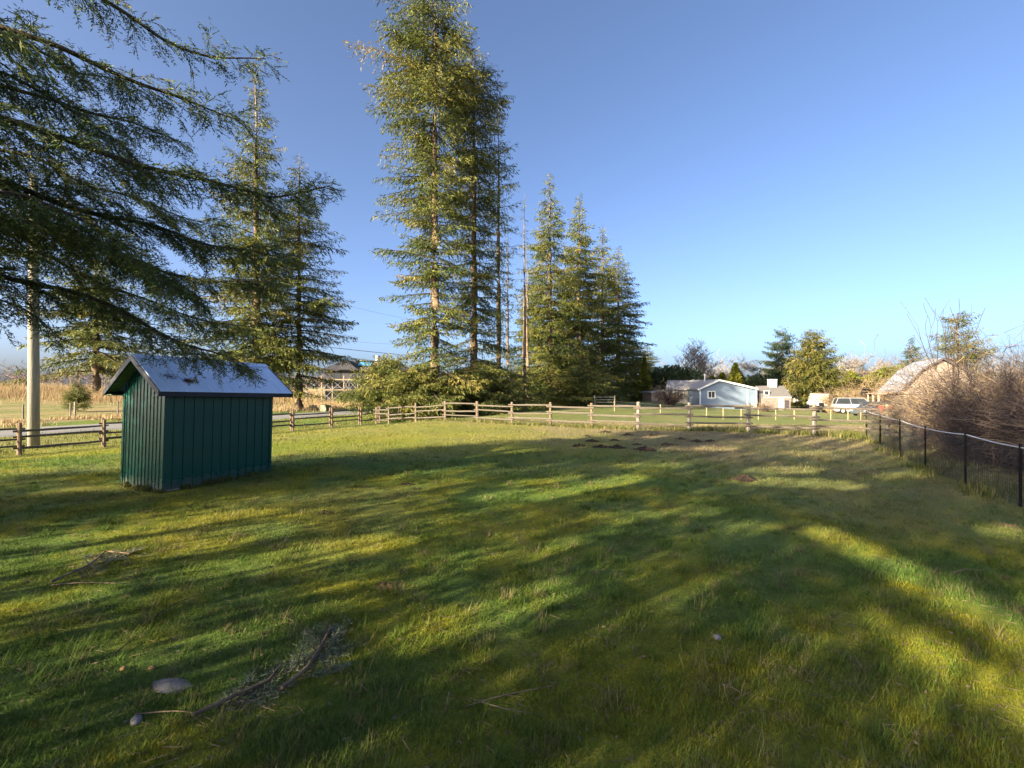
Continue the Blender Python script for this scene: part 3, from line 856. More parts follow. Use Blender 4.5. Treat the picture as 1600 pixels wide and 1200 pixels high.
def casters():  # unseen cedars added to shade lawn and shed, crowns carved for sun streaks
    rc = np.random.default_rng(8)
    spec = [(-7, 8.75, .36, 9.6), (-7.4, 7.25, .30, 8.8), (-6.6, 5.95, .40, 9.4), (-7.2, 4.72, .36, 8.6), (-6.8, 3.62, .33, 9.2), (-7.3, 2.45, .46, 8.4), (-6.6, 1.78, .22, 7.6), (-7.4, .88, .26, 8.8), (-6.9, -.25, .40, 9.0), (-7.2, -1.3, .45, 8.6),
            (-8.6, 8.0, .33, 9.0), (-8.9, 6.6, .33, 9.2), (-8.5, 5.3, .33, 8.8), (-8.8, 4.15, .33, 9.4), (-8.4, 3.05, .33, 9.0), (-8.7, 2.1, .33, 8.8), (-8.5, 1.3, .33, 9.2), (-8.8, .35, .33, 8.9), (-8.6, -.8, .36, 9.0), (-7.2, 9.75, .36, 5.0), (-7.5, 10.75, .36, 5.2)]
    for i, (a, n, hw, hh) in enumerate(spec):
        hw *= 1.55 if i < 10 else 1.9; hh += 1.6 * (n < 3); dn = 1.65 if n < 2.7 else 1.05; x, y = an(a, n)
        b = 1.6
        ell = [(0, 0, b * .45, hw, hw, b * .7, 'ell'), (0, 0, b + (hh - b) * .34, hw * 1.25, hw * 1.25, (hh - b) * .42, 'ell'), (rc.normal(0, .1), rc.normal(0, .1), b + (hh - b) * .66, hw * 1.1, hw * 1.1, (hh - b) * .36, 'cone')]
        t = mass('cedar_tree', 'unseen columnar cedar added behind the viewpoint, crown carved to shape the light', 'tree', Vector((x, y, g(x, y))), ell, int(11800 * hw * dn), .098, 'cedar', 400 + i, .04, True)
        t['group'] = CASTER_GROUP
    for i, (a, n, hh, ws, lb) in enumerate(((-15, 12.45, 9.2, .50, 'left one of two firs standing behind the near fir'), (-16.5, 9.9, 9.9, .46, 'right one of two firs standing behind the near fir'))):
        x, y = an(a, n)
        copy_tree((pa, pb)[i], (x, y, g(x, y) - .8), i * 1.7, lb, (ws, ws, hh / 27.6))

# ------------------------------------------------------------------ the near fir whose limbs hang into the picture
TX, TY = -9.5, 4.5
nf = thing('fir_tree', 'near fir whose dark limbs hang over the shed at upper left', 'tree', (TX, TY, g(TX, TY)))
O3 = np.array([TX, TY, g(TX, TY)])
trunk_mb(15, .34, 9).build('trunk', M['bark'], nf, smooth=True)
V, F, tone, wood = conifer(120, 15, [7.6, 9, 11, 13, 15], [3.4, 3.4, 2.6, 1.5, .15], spacing=.9, per=4, sprig=.15, step=.11, node=.2, wid=.24, skip=.15)
link('crown', mesh_np('crown', V, F, {'tone': tone}), M['near'], nf)
tag(link('limbs', mesh_np('limbs', *wood), M['limb'], nf), kind='stuff')

def smooth_path(P, n):
    P = np.array(P, float); d = np.r_[0, np.cumsum(np.linalg.norm(np.diff(P, axis=0), axis=1))]
    t = np.linspace(0, d[-1], n)
    # catmull-like: smooth the linear interpolation
    Q = np.stack([np.interp(t, d, P[:, k]) for k in range(3)], 1)
    for _ in range(6):
        Q[1:-1] = (Q[:-2] + 2 * Q[1:-1] + Q[2:]) / 4
    return Q, d[-1]

def needles(r, base, dirs, length, nl=.042, nw=.011, pair=.016):
    """shoots with needle pairs -> V,F, shoot index per needle"""
    c = np.maximum(3, (length / pair).astype(int))
    i = np.repeat(np.arange(len(base)), c)
    k = np.arange(len(i)) - np.repeat(np.cumsum(c) - c, c)
    t = (k + r.random(len(i))) / np.repeat(c, c)
    p = base[i] + dirs[i] * (length[i] * t)[:, None]
    ref = norm(np.cross(dirs, norm(r.normal(0, .35, dirs.shape) + np.array([0, 0, 1.]))))
    s = np.where(k % 2 == 0, 1., -1.)
    d = norm(dirs[i] * .75 + ref[i] * (s * .75)[:, None] + r.normal(0, .22, (len(i), 3)))
    wv = norm(np.cross(d, r.normal(0, 1, d.shape)))
    V, F = quads(p, d, wv, nl * r.uniform(.7, 1.2, len(i)), nw * r.uniform(.8, 1.3, len(i)))
    return V, F, i

def fir_limb(r, path, r0, sec_len=(.9, .35), spacing=.07, start=.12, hang=.35, nl=.052, nw=.0135, ter=.042, terlen=(.12, .32), pair=.0185, density=1.0, wig=0.0):
    n = max(12, int(len(path) * 9))
    Q, total = smooth_path(path, n * 3)
    wob = np.linspace(0, 1, len(Q))[:, None]
    Q = Q + wig * np.sqrt(wob) * np.stack([np.sin(wob[:, 0] * 9 + r.random() * 6) + .5 * np.sin(wob[:, 0] * 23 + r.random() * 6), np.sin(wob[:, 0] * 8 + r.random() * 6), .8 * np.sin(wob[:, 0] * 10 + r.random() * 6) + .4 * np.sin(wob[:, 0] * 25 + r.random() * 6)], 1)
    rad = r0 * (1 - np.linspace(0, 1, len(Q))) ** .8 + .006
    lv = MB().tube([tuple(q) for q in Q[::2]], list(rad[::2]), 7)
    m = int(total / spacing * density)
    t = start + (1 - start) * (np.arange(m) + r.random(m)) / m
    ix = np.clip((t * (len(Q) - 1)).astype(int), 0, len(Q) - 2)
    p = Q[ix]; a = norm(Q[ix + 1] - Q[ix])
    sd = norm(np.cross(a, np.array([0, 0, 1.])))
    s = np.where(np.arange(m) % 2 == 0, 1., -1.)
    d2 = a * r.uniform(.4, 1.0, (m, 1)) + sd * (s * r.uniform(.35, 1.0, m))[:, None]
    d2[:, 2] += r.normal(-hang * .55, .42, m)
    d2 = norm(d2)
    l2 = (sec_len[0] + (sec_len[1] - sec_len[0]) * t) * r.uniform(.35, 1.2, m)
    # secondary twigs, drooping, three pieces
    K = 4
    pp = [p]
    dcur = d2.copy()
    for k in range(K):
        pp.append(pp[-1] + dcur * (l2 / K)[:, None])
        dcur = norm(dcur + np.array([0, 0, -hang * .32]) + r.normal(0, .13, dcur.shape))
    P0 = np.concatenate(pp[:-1]); P1 = np.concatenate(pp[1:])
    rr = np.concatenate([np.full(m, .0075 * (1 - k / (K + 1))) for k in range(K)]) * (.5 + .5 * np.tile(l2, K) / max(sec_len))
    wood = segs(P0, P1, rr, rr * .8)
    # tertiary shoots
    c = np.maximum(2, (l2 / ter).astype(int))
    i = np.repeat(np.arange(m), c)
    k = np.arange(len(i)) - np.repeat(np.cumsum(c) - c, c)
    tt_ = .12 + .88 * (k + r.random(len(i))) / np.repeat(c, c)
    fk = np.clip((tt_ * K).astype(int), 0, K - 1); fr = tt_ * K - fk
    stack = np.stack(pp)                                  # K+1,m,3
    A, B = stack[fk, i], stack[fk + 1, i]
    base = A + (B - A) * np.clip(fr, 0, 1)[:, None]
    dloc = norm(B - A)
    sd3 = norm(np.cross(dloc, norm(r.normal(0, .5, dloc.shape) + np.array([0, 0, 1.]))))
    s3 = np.where(k % 2 == 0, 1., -1.)
    d3 = norm(dloc * .8 + sd3 * (s3 * r.uniform(.4, 1., len(i)))[:, None] + r.normal(0, .2, dloc.shape) + np.array([0, 0, -hang * .35]))
    l3 = r.uniform(*terlen, len(i)) * (1.1 - .6 * tt_)
    Vn, Fn, si = needles(r, base, d3, l3, nl, nw, pair)
    tn = np.clip(r.normal(.42, .16, m)[i][si] + r.normal(0, .10, len(si)), 0, 1)
    tw = quads(base, d3, norm(np.cross(d3, r.normal(0, 1, d3.shape))), l3, np.full(len(l3), .010 if nl > .04 else .004))
    # a few bare threads
    return lv, wood, tw, (Vn, Fn, np.repeat(tn, 4))

r = np.random.default_rng(77)
def P3(px, py, D): return tuple(np.array(at(px, py, D)) - O3)
limb_paths = [
    ([(0, 0, 8.0), P3(60, -60, 5.6), P3(250, 50, 6.2), P3(330, 78, 6.5), P3(405, 92, 6.7)], .075, (.8, .3), .085, 1.0),
    ([(0, 0, 6.7), P3(-120, 20, 5.0), P3(82, 67, 5.4), P3(200, 117, 5.9), P3(300, 155, 6.3), P3(385, 190, 6.6)], .08, (.95, .3), .07, 1.0),
    ([(0, 0, 5.9), P3(-140, 130, 5.0), P3(0, 185, 5.4), P3(150, 230, 5.9), P3(250, 262, 6.3), P3(350, 292, 6.7), P3(430, 310, 7.0), P3(512, 290, 7.3)], .085, (1.15, .35), .055, 1.1),
    ([(0, 0, 5.3), P3(-120, 245, 5.6), P3(0, 280, 6.0), P3(100, 315, 6.4), P3(210, 350, 6.9), P3(330, 385, 7.3), P3(440, 405, 7.7)], .08, (1.25, .4), .05, 1.2),
    ([(0, 0, 4.3), P3(-120, 405, 6.0), P3(0, 427, 6.3), P3(100, 455, 6.6), P3(200, 500, 7.0), P3(290, 540, 7.2), P3(390, 565, 7.4)], .075, (1.15, .4), .052, 1.1),
    ([(0, 0, 5.0), P3(-80, 330, 7.2), P3(80, 355, 7.6), P3(220, 410, 8.0), P3(330, 440, 8.4), P3(430, 432, 8.7)], .07, (1.3, .5), .055, 1.1),
    ([(0, 0, 6.3), P3(-60, 110, 6.4), P3(70, 150, 6.9), P3(180, 190, 7.3), P3(290, 225, 7.6)], .06, (1.1, .4), .07, 1.0),
    ([(0, 0, 7.2), P3(-120, -10, 5.9), P3(30, 60, 6.5), P3(120, 115, 6.9), P3(200, 140, 7.1)], .05, (1.1, .4), .07, 1.0),
    ([(0, 0, 5.6), P3(-60, 215, 7.4), P3(60, 250, 7.8), P3(160, 300, 8.1), P3(260, 330, 8.4), P3(350, 350, 8.6)], .05, (1.2, .5), .06, 1.0),
    ([(0, 0, 4.6), P3(-60, 390, 7.8), P3(60, 400, 8.0), P3(170, 450, 8.2), P3(270, 480, 8.4), P3(350, 500, 8.6), P3(405, 515, 8.7)], .05, (1.1, .5), .06, 1.0),
    ([(0, 0, 6.6), P3(-140, 60, 5.6), P3(20, 120, 6.2), P3(110, 165, 6.5), P3(190, 215, 6.8), P3(250, 300, 7.0)], .045, (1.0, .45), .065, 1.0),
    ([(0, 0, 5.2), P3(-140, 290, 4.8), P3(10, 300, 5.2), P3(120, 345, 5.6), P3(210, 400, 5.9), P3(270, 455, 6.1)], .045, (.9, .4), .06, 1.0),
    ([(0, 0, 3.9), P3(-140, 430, 5.2), P3(-40, 465, 5.5), P3(60, 500, 5.9), P3(95, 525, 6.1)], .045, (.7, .3), .08, .9),
    ([(0, 0, 4.8), P3(-130, 330, 5.2), P3(20, 335, 5.7), P3(140, 372, 6.2), P3(250, 430, 6.7), P3(330, 480, 7.0)], .06, (1.1, .45), .055, 1.1),
]
for pth, r0, sl2, spc, den in limb_paths:
    lv, wood, tw, (Vn, Fn, tn) = fir_limb(r, pth, r0 * .74, (sl2[0] * 1.15, sl2[1] * 1.1), spc, density=den * 1.38, wig=.075, hang=.5)
    lb = lv.build('limb', M['limb'], nf, smooth=True)
    Vw, Fw = cat(wood, tw)
    link('twigs', mesh_np('twigs', Vw, Fw), M['limb'], lb)
    link('needles', mesh_np('needles', Vn, Fn, {'tone': tn}), M['near'], lb)

# ------------------------------------------------------------------ utility poles and lines
up = Vector((-19.6 + .4, 18.65, g(-19.2, 18.65)))
up = on(52.5, 18.6)
pole = thing('utility_pole', 'thick pale wooden utility pole behind the rail fence at left', 'pole', up)
MB().tube([(0, 0, -.4), (0, 0, 3), (0, 0, 7), (0, 0, 11.2)], [.185, .178, .155, .13], 16).build('shaft', M['pole'], pole, smooth=True)
MB().box(-1.1, 1.1, -.06, .06, 10.2, 10.34).build('crossarm', M['pole'], pole, rot=(0, 0, .5))
for k in (-1, 0, 1):
    MB().tube([(k * .9 * math.cos(.5), k * .9 * math.sin(.5), 10.35), (k * .9 * math.cos(.5), k * .9 * math.sin(.5), 10.5)], [.05, .035], 8).build('insulator', M['greypost'], pole)
far = Vector((-9.6, 57, g(-9.6, 57)))
pole2 = thing('utility_pole', 'far utility pole hidden behind the central firs', 'pole', far)
MB().tube([(0, 0, -.4), (0, 0, 11)], [.2, .14], 12).build('shaft', M['pole'], pole2, smooth=True)
MB().box(-1.1, 1.1, -.06, .06, 10.0, 10.14).build('crossarm', M['pole'], pole2, rot=(0, 0, .5))
def line(z0, z1, sag, rad, label):
    a, b = Vector((up.x, up.y, z0)), Vector((far.x, far.y, z1))
    d = (a - b); c = a + d * .9
    pts = []
    for k in range(25):
        t = k / 24; pts.append(a.lerp(b, t) - Vector((0, 0, sag * 4 * t * (1 - t))))
    ext = [c.lerp(a, k / 12) - Vector((0, 0, sag * 4 * (k / 12) * (1 - k / 12))) for k in range(12)]
    o = MB().tube(ext + pts, rad, 5).build('power_line', M['black']); tag(o, label, 'cable', 'lines strung between the utility poles')
line(9.55, 10.0, .9, .008, 'thin topmost overhead line rising from the tall fir')
line(6.1, 7.3, .9, .007, 'thin middle overhead line between the firs')
line(5.1, 5.6, .25, .022, 'thick lowest overhead cable above the unfinished house')

# ------------------------------------------------------------------ field fence across the road
fpts = [on(-30, 30.5), on(36, 33), on(110, 36.5), on(184, 40), on(262, 44.5), on(340, 50), on(425, 57)]
ff = thing('wire_fence', 'thin post wire fence along the golden field', 'fence', fpts[0])
for i, p in enumerate(fpts):
    MB().tube([(0, 0, -.2), (0, 0, 1.22)], [.055, .05], 7).build('post', M['greypost'], ff, p - fpts[0])
for j in range(3):
    MB().tube([p - fpts[0] + Vector((0, 0, .35 + j * .38)) for p in fpts], .006, 4).build('wire', M['wire'], ff)
sp_ = on(117, 37.5)
tag(MB().tube([(0, 0, -.2), (.02, 0, 1.25)], [.075, .07], 8).build('wooden_stake', M['pole'], None, sp_), 'stout pale stake in front of the little round fir', 'stake')

# ------------------------------------------------------------------ bare trees
def bare_tree(seed, h, spread=.55, levels=4, r0=.10, up_=.35, kids=3):
    rr = random.Random(seed); P0, P1, A0, A1 = [], [], [], []
    def grow(p, d, L, rad, lev):
        n = 3
        for k in range(n):
            d2 = (d + Vector((rr.gauss(0, .12), rr.gauss(0, .12), rr.gauss(.03, .06)))).normalized()
            q = p + d2 * (L / n)
            P0.append(p[:]); P1.append(q[:]); A0.append(rad * (1 - .22 * k)); A1.append(rad * (1 - .22 * (k + 1)))
            p, d = q, d2
            if lev > 0 and (k > 0 or lev < levels):
                for j in range(kids if lev > 1 else kids - 1):
                    if rr.random() < (.82 if lev > 2 else .58):
                        s = Vector((rr.gauss(0, 1), rr.gauss(0, 1), 0)).normalized()
                        nd = (d * (1 - spread * .5) + s * spread + Vector((0, 0, up_))).normalized()
                        grow(p.copy(), nd, L * rr.uniform(.42, .66), rad * .42, lev - 1)
    grow(Vector((0, 0, -.2)), Vector((0, 0, 1)), h * .62, r0, levels)
    return np.array(P0), np.array(P1), np.array(A0), np.array(A1)
def bare(name, label, loc, seed, h, mt='bare', group=None, minr=.0, **kw):
    P0, P1, A0, A1 = bare_tree(seed, h, **kw)
    V, F = segs(P0, P1, np.maximum(A0, minr), np.maximum(A1, minr * .8))
    t = thing(name, label, 'tree', loc, 0, group)
    k = 3                                       # the three trunk pieces come scattered: first segment chain
    link('branches', mesh_np('branches', V, F), M[mt], t)
    MB().tube([(0, 0, -.2), (0, 0, h * .2)], [max(A0[0] * 1.25, .02), A0[0] * 1.02], 8).build('trunk', M[mt], t, smooth=True)
    return t
b1 = bare('bare_tree', 'tall bare tree left of the blue house roof', on(1072, 88), 201, 9.8, minr=.026, r0=.16, spread=.80, up_=.22)
b2 = bare('bare_tree', 'bare tree with an airy round crown right of the blue house', on(1174, 92), 202, 9.0, minr=.026, r0=.16, spread=.95, up_=.12)
b3 = bare('bare_tree', 'slim bare tree standing tall left of the barn', on(1322, 105), 203, 10.6, minr=.028, r0=.17, spread=.8, up_=.22)
for px, D, rz, sc, src, lb in ((1095, 90, 1.2, .9, b1, 'bare tree just right of the tallest bare one'), (1108, 95, 2.6, .72, b1, 'short bare tree above the blue house chimney'),
        (1128, 100, .5, .70, b2, 'low bare tree behind the blue house ridge'), (1146, 100, 4, .78, b2, 'bare tree above the yellow conifer hedge'), (1160, 98, 3, .62, b1, 'thin bare tree left of the airy crowned one'),
        (1195, 105, 1.9, .66, b2, 'faint bare tree left of the dark conifer'), (1235, 108, 2.2, .85, b3, 'bare tree behind the gap of the two big conifers'), (1309, 98, 5.2, .72, b3, 'bare trunk at the right flank of the golden spruce'),
        (1338, 108, 3.3, .95, b3, 'second slim bare tree left of the barn'), (1357, 112, .8, .88, b2, 'pale bare tree over the yellow hedge'), (1378, 115, 4.4, .92, b1, 'rosy bare tree above the barn eave'), (1396, 112, 1.5, .86, b2, 'bare tree behind the barn ridge at left'),
        (1445, 118, 2.8, .95, b1, 'faint bare tree behind the barn peak'), (1056, 120, 2.8, .7, b2, 'far small bare tree left of the tall one')):
    copy_tree(src, on(px, D), rz, lb, sc)
# far woodland at left: one brown mass of bare trees
rw_ = np.random.default_rng(9)
protos = [bare_tree(300 + k, 1.0, spread=.8, levels=3, r0=.014, up_=.25, kids=2) for k in range(5)]
Vs = []
for k in range(125):
    px = rw_.uniform(-260, 620); D = rw_.uniform(105, 165)
    x = (px - CX) / FPX * D; hh = rw_.uniform(4.5, 10) * (1.25 if rw_.random() < .12 else 1) * (.75 if px > 250 else 1)
    A = protos[k % 5]; a = rw_.random() * 6.28; Rm = np.array([[math.cos(a), -math.sin(a), 0], [math.sin(a), math.cos(a), 0], [0, 0, 1]])
    o3 = np.array([x, D, g(x, D)])
    Vs.append(segs(A[0] @ Rm.T * hh * np.array([1.5, 1.5, 1]) + o3, A[1] @ Rm.T * hh * np.array([1.5, 1.5, 1]) + o3, np.maximum(A[2] * hh, .05), np.maximum(A[3] * hh, .036)))
V, F = cat(*Vs)
M['wood_far'] = mat('far_wood', (.20, .13, .10), (.11, .07, .058), .95, .12)
tag(link('woodland', mesh_np('woodland', V, F), M['wood_far']), 'brown leafless woodland along the far edge of the field', 'woodland', kind='stuff')

Vs = []
for k in range(70):
    px = rw_.uniform(1030, 1620); D = rw_.uniform(112, 150)
    x = (px - CX) / FPX * D; hh = rw_.uniform(9.5, 15)
    A = protos[k % 5]; a = rw_.random() * 6.28; Rm = np.array([[math.cos(a), -math.sin(a), 0], [math.sin(a), math.cos(a), 0], [0, 0, 1]])
    o3 = np.array([x, D, g(x, D)])
    Vs.append(segs(A[0] @ Rm.T * hh * np.array([1.1, 1.1, 1]) + o3, A[1] @ Rm.T * hh * np.array([1.1, 1.1, 1]) + o3, np.maximum(A[2] * hh * .7, .04), np.maximum(A[3] * hh * .7, .03)))
V, F = cat(*Vs)
tag(link('woodland', mesh_np('woodland', V, F), M['bare']), 'pale leafless woodland band behind the blue house and the barn', 'woodland', kind='stuff')

# golden tall grass clumps
def tuftfield(rg, pts, n, hgt, sp):
    c = np.array(pts); i = rg.integers(0, len(c), n)
    x = c[i, 0] + rg.normal(0, 1, n) * c[i, 2]; y = c[i, 1] + rg.normal(0, 1, n) * c[i, 2]
    h = hgt * c[i, 3] * rg.uniform(.5, 1.1, n)
    z = gz(x, y)
    a = rg.random(n) * 6.28; l = rg.uniform(.05, .4, n) * h
    wd = rg.uniform(.015, .03, n) * sp
    b0 = np.stack([x - np.cos(a) * wd, y - np.sin(a) * wd, z], 1); b1_ = np.stack([x + np.cos(a) * wd, y + np.sin(a) * wd, z], 1)
    tip = np.stack([x + np.sin(a) * l, y - np.cos(a) * l, z + h], 1)
    return np.stack([b0, b1_, tip], 1).reshape(-1, 3), np.arange(3 * n).reshape(-1, 3), np.repeat(rg.random(n), 3)
rg = np.random.default_rng(31)
cl = []
for px, D, sg, hs in [(-40, 60, 5, 1.0), (10, 62, 5, 1.05), (35, 66, 4, .9), (75, 85, 6, .8), (170, 70, 6, .75), (195, 62, 4, .7), (250, 66, 6, .8), (320, 70, 6, .8), (415, 66, 4, .6), (450, 90, 6, .4), (-150, 65, 8, 1), (520, 62, 3, .2), (560, 64, 4, .2), (600, 60, 4, .25)]:
    x = (px - CX) / FPX * D; cl.append((x, D, sg, hs))
V, F, tn = tuftfield(rg, cl, 64000, 1.75, .95)
tag(link('reeds', mesh_np('reeds', V, F, {'tone': tn}), M['goldgrass']), 'tall golden dry grass stands in the field', 'reeds', kind='stuff')
cl = []
for k in range(70):
    t = rg.uniform(-12, 60); q = rg.uniform(16.6, 24); x = MX * (24.1 + q) + UX * t; y = MY * (24.1 + q) + UY * t; cl.append((x, y, .8, rg.uniform(.5, 1)))
V, F, tn = tuftfield(rg, cl, 16000, .42, 1.5)
tag(link('verge_grass', mesh_np('verge_grass', V, F, {'tone': tn}), M['goldgrass']), 'dry straw tufts on the far road verge', 'grass', kind='stuff')
M['weeds'] = ramp_attr('verge_weeds', [(0, (.05, .07, .015)), (.6, (.12, .13, .03)), (1, (.24, .19, .09))], transl=.3)
cl = []
for k in range(260):
    t = rg.uniform(-14, 30); q = rg.uniform(.6, 8.4); x = MX * (24.1 + q) + UX * t; y = MY * (24.1 + q) + UY * t; cl.append((x, y, .5, rg.uniform(.4, 1)))
for k in range(120):
    px = rg.uniform(600, 1390); p = ray_on(px); cl.append((p[0], p[1], .18, rg.uniform(.4, 1.1)))
for k in range(60):
    e = rg.random() * 6.8; lx, ly = (e, -.03) if e < 2.07 else ((2.1, e - 2.07) if e < 3.43 else ((-.03, e - 3.43) if e < 4.79 else (min(e - 4.79, 2.07), 1.39)))
    cl.append((-6.162 + lx * .434 - ly * .9, 8.02 + lx * .9 + ly * .434, .03, rg.uniform(.15, .5)))
for p in wp[:6]:
    for k in range(6): cl.append((p.x + rg.normal(0, .25) + .1, p.y + rg.normal(0, .8), .12, rg.uniform(.4, .9)))
V, F, tn = tuftfield(rg, cl, 30000, .26, .55)
tag(link('verge_weeds', mesh_np('verge_weeds', V, F, {'tone': tn}), M['weeds']), 'rough weeds along the fences and near road verge', 'weeds', kind='stuff')

# ------------------------------------------------------------------ bramble shrubs at right
def bramble(label, cx, cy, rad, h, n, seed, bias=.5, lean=(0, 0)):
    r = np.random.default_rng(seed)
    a = r.random(n) * 6.283; b = rad * .45 * np.sqrt(r.random(n))
    p = np.stack([np.cos(a) * b, np.sin(a) * b, np.zeros(n)], 1)
    p[:, 2] = gz(cx + p[:, 0], cy + p[:, 1]) - g(cx, cy)
    out = np.stack([np.cos(a + r.normal(0, .8, n)), np.sin(a + r.normal(0, .8, n)), np.zeros(n)], 1)
    hh = h * r.uniform(.45, 1.05, n)
    K = 7
    Ps = [p]
    d = norm(out * r.uniform(.10, .55, (n, 1)) + np.array([lean[0], lean[1], 1.]))
    L = hh * r.uniform(.95, 1.3, n)
    for k in range(K):
        Ps.append(Ps[-1] + d * (L / K)[:, None])
        d = norm(d + out * .11 + np.array([0, 0, -.15]) * r.uniform(.3, 1.6, (n, 1)) + r.normal(0, .13, (n, 3)))
    St = np.stack(Ps)
    St[..., 2] = np.maximum(St[..., 2], .02)
    P0 = St[:-1].reshape(-1, 3); P1 = St[1:].reshape(-1, 3)
    rr = np.repeat(np.linspace(1, .35, K), n) * np.tile(r.uniform(.005, .012, n), K)
    ct = np.clip(r.normal(bias, .22, n), 0, 1)
    tone = np.tile(ct, K)
    # side twigs
    m = n * 6
    i = r.integers(0, n, m); k = r.integers(2, K + 1, m)
    q = St[k, i]
    dd = norm(r.normal(0, 1, (m, 3)) + np.array([0, 0, .35])); ll = r.uniform(.12, .5, m) * h / 2.2
    mid = q + dd * (ll * .5)[:, None]; e = mid + norm(dd + r.normal(0, .5, (m, 3))) * (ll * .5)[:, None]
    V, F = segs(np.concatenate([P0, q, mid]), np.concatenate([P1, mid, e]), np.concatenate([rr, np.full(m, .0055), np.full(m, .0046)]), np.concatenate([rr * .9, np.full(m, .0046), np.full(m, .003)]))
    tn = np.concatenate([tone, ct[i], ct[i]])
    o = link('bramble_shrub', mesh_np('bramble_shrub', V, F, {'tone': np.repeat(tn, 6)}), M['cane'], None, (cx, cy, g(cx, cy)))
    return tag(o, label, 'shrub', 'leafless shrubs behind the black wire fence')
bramble('large arching bramble with golden canes behind the wire fence', 13.3, 12.6, 2.1, 2.65, 800, 1, .68)
bramble('tall purple brown shrub at the right picture edge', 15.3, 13.4, 2.6, 3.5, 900, 2, .35)
bramble('low dense dark shrub tight against the wire fence', 11.7, 11.0, 1.4, 1.9, 520, 3, .28)
bramble('nearest tangled shrub by the lowest wire fence posts', 11.4, 8.7, 1.3, 2.1, 620, 4, .38)
bramble('small thin shrub at the corner of the two fences', 14.2, 14.9, 1.2, 1.5, 300, 5, .45, (-.15, 0))
bramble('dim brown shrub filling the gap behind the golden bramble', 13.4, 10.6, 1.9, 2.7, 700, 6, .35)
bare('sapling', 'thin leafless sapling rising from the brambles left of the far conifer', on(1490, 13.6), 211, 4.3, 'limb', minr=.007, r0=.035, spread=.35, up_=.9, levels=2, kids=3)
bare('sapling', 'tall leafless sapling rising from the brambles near the right edge', on(1533, 14.2), 212, 4.5, 'limb', minr=.007, r0=.04, spread=.4, up_=.8, levels=2, kids=3)
bare('sapling', 'crooked bare shoot leaning over the bramble at the right edge', on(1592, 13.0), 213, 3.5, 'limb', minr=.007, r0=.03, spread=.7, up_=.3, levels=3, kids=3)

# ------------------------------------------------------------------ right background: hedges and conifers
def leafmass(r, ell, n, size, wid=.5):
    """ell: list of (x,y,z,rx,ry,rz,shape) cones/ellipsoids"""
    Ps, Ns = [], []
    vol = np.array([e[3] * e[5] for e in ell]); cnt = (n * vol / vol.sum()).astype(int)
    for e, c in zip(ell, cnt):
        u = r.normal(0, 1, (c, 3)); u = norm(u)
        rad = 1 - .45 * r.random(c) ** 2 + .12 * np.sin(u[:, 0] * 9 + e[0]) * np.sin(u[:, 2] * 8 + e[1])
        if e[6] == 'cone':
            t = r.random(c) ** .8
            a = r.random(c) * 6.283
            rr = (1 - t) ** .8 * (1 - .5 * r.random(c) ** 2) * (1 + .18 * np.sin(a * 5 + t * 20))
            p = np.stack([np.cos(a) * rr * e[3], np.sin(a) * rr * e[4], t * 2 * e[5] - e[5]], 1)
            nn = np.stack([np.cos(a), np.sin(a), np.full(c, .5)], 1)
        else:
            p = u * rad[:, None] * np.array(e[3:6]); nn = u
        Ps.append(p + np.array(e[:3])); Ns.append(nn)
    P, Nn = np.concatenate(Ps), np.concatenate(Ns)
    d = norm(Nn + r.normal(0, .7, P.shape) + np.array([0, 0, .4])); wv = norm(np.cross(d, r.normal(0, 1, P.shape)))
    l = size * r.uniform(.6, 1.4, len(P))
    V, F = quads(P, d, wv, l, l * wid)
    cl_ = fbm(P[:, 0] * .7 + P[:, 1], P[:, 2] * 1.1, 51, 3)
    tone = np.clip(.2 + .8 * (cl_ - .2) + r.normal(0, .18, len(P)), 0, 1)
    return V, F, np.repeat(tone, 4)
def mass(name, label, cat_, loc, ell, n, size, leaf, seed, trunkr=None, gaps=False):
    V, F, tn = leafmass(np.random.default_rng(seed), ell, n, size)
    if gaps: V, F, tn = carve(V, F, tn, loc[0], loc[1], np.random.default_rng(seed + 1))
    t = thing(name, label, cat_, loc)
    link('crown', mesh_np('crown', V, F, {'tone': tn}), M[leaf], t)
    for e in ell[:: max(1, len(ell) // 6)]:
        MB().tube([(e[0], e[1], -.2), (e[0], e[1], e[2])], [trunkr or .12, min(.05, (trunkr or .12) * .45)], 6).build('trunk', M['bark'], t)
    return t
def hedge(label, px0, px1, D, h, leaf, seed, n=9000, jag=.25):
    r = random.Random(seed); a, b = on(px0, D), on(px1, D)
    k = max(3, int((b - a).length / 1.5)); ell = []
    for i in range(k):
        t = (i + .5) / k; p = a.lerp(b, t) - a
        hh = h * r.uniform(1 - jag, 1 + jag)
        ell.append((p.x, p.y + r.uniform(-.3, .3), hh * .5, 1.15, 1.0, hh * .5, r.choice(('cone', 'ell', 'ell'))))
    return mass('cedar_hedge', label, 'hedge', a, ell, n, .42, leaf, seed)
casters()
hedge('sunny yellow green hedge behind the blue house', 1092, 1165, 78, 4.6, 'cedar', 1, 11000)
hedge('long yellow green hedge left of the barn', 1296, 1392, 80, 5.0, 'cedar', 2, 15000)
hedge('yellow hedge stretch between the two big conifers', 1192, 1262, 84, 5.2, 'cedar', 3, 9000)
mass('evergreen_tree', 'dark bushy evergreen left of the blue house', 'tree', on(1038, 74), [(0, 0, 2.6, 2.4, 2, 2.6, 'ell'), (-1.8, 1, 2.0, 1.7, 1.5, 2.1, 'ell'), (2.2, 1, 2.9, 2.2, 2, 2.5, 'ell'), (4.4, 0, 2.5, 2.0, 2, 2.4, 'ell')], 11000, .42, 'spruce', 4)
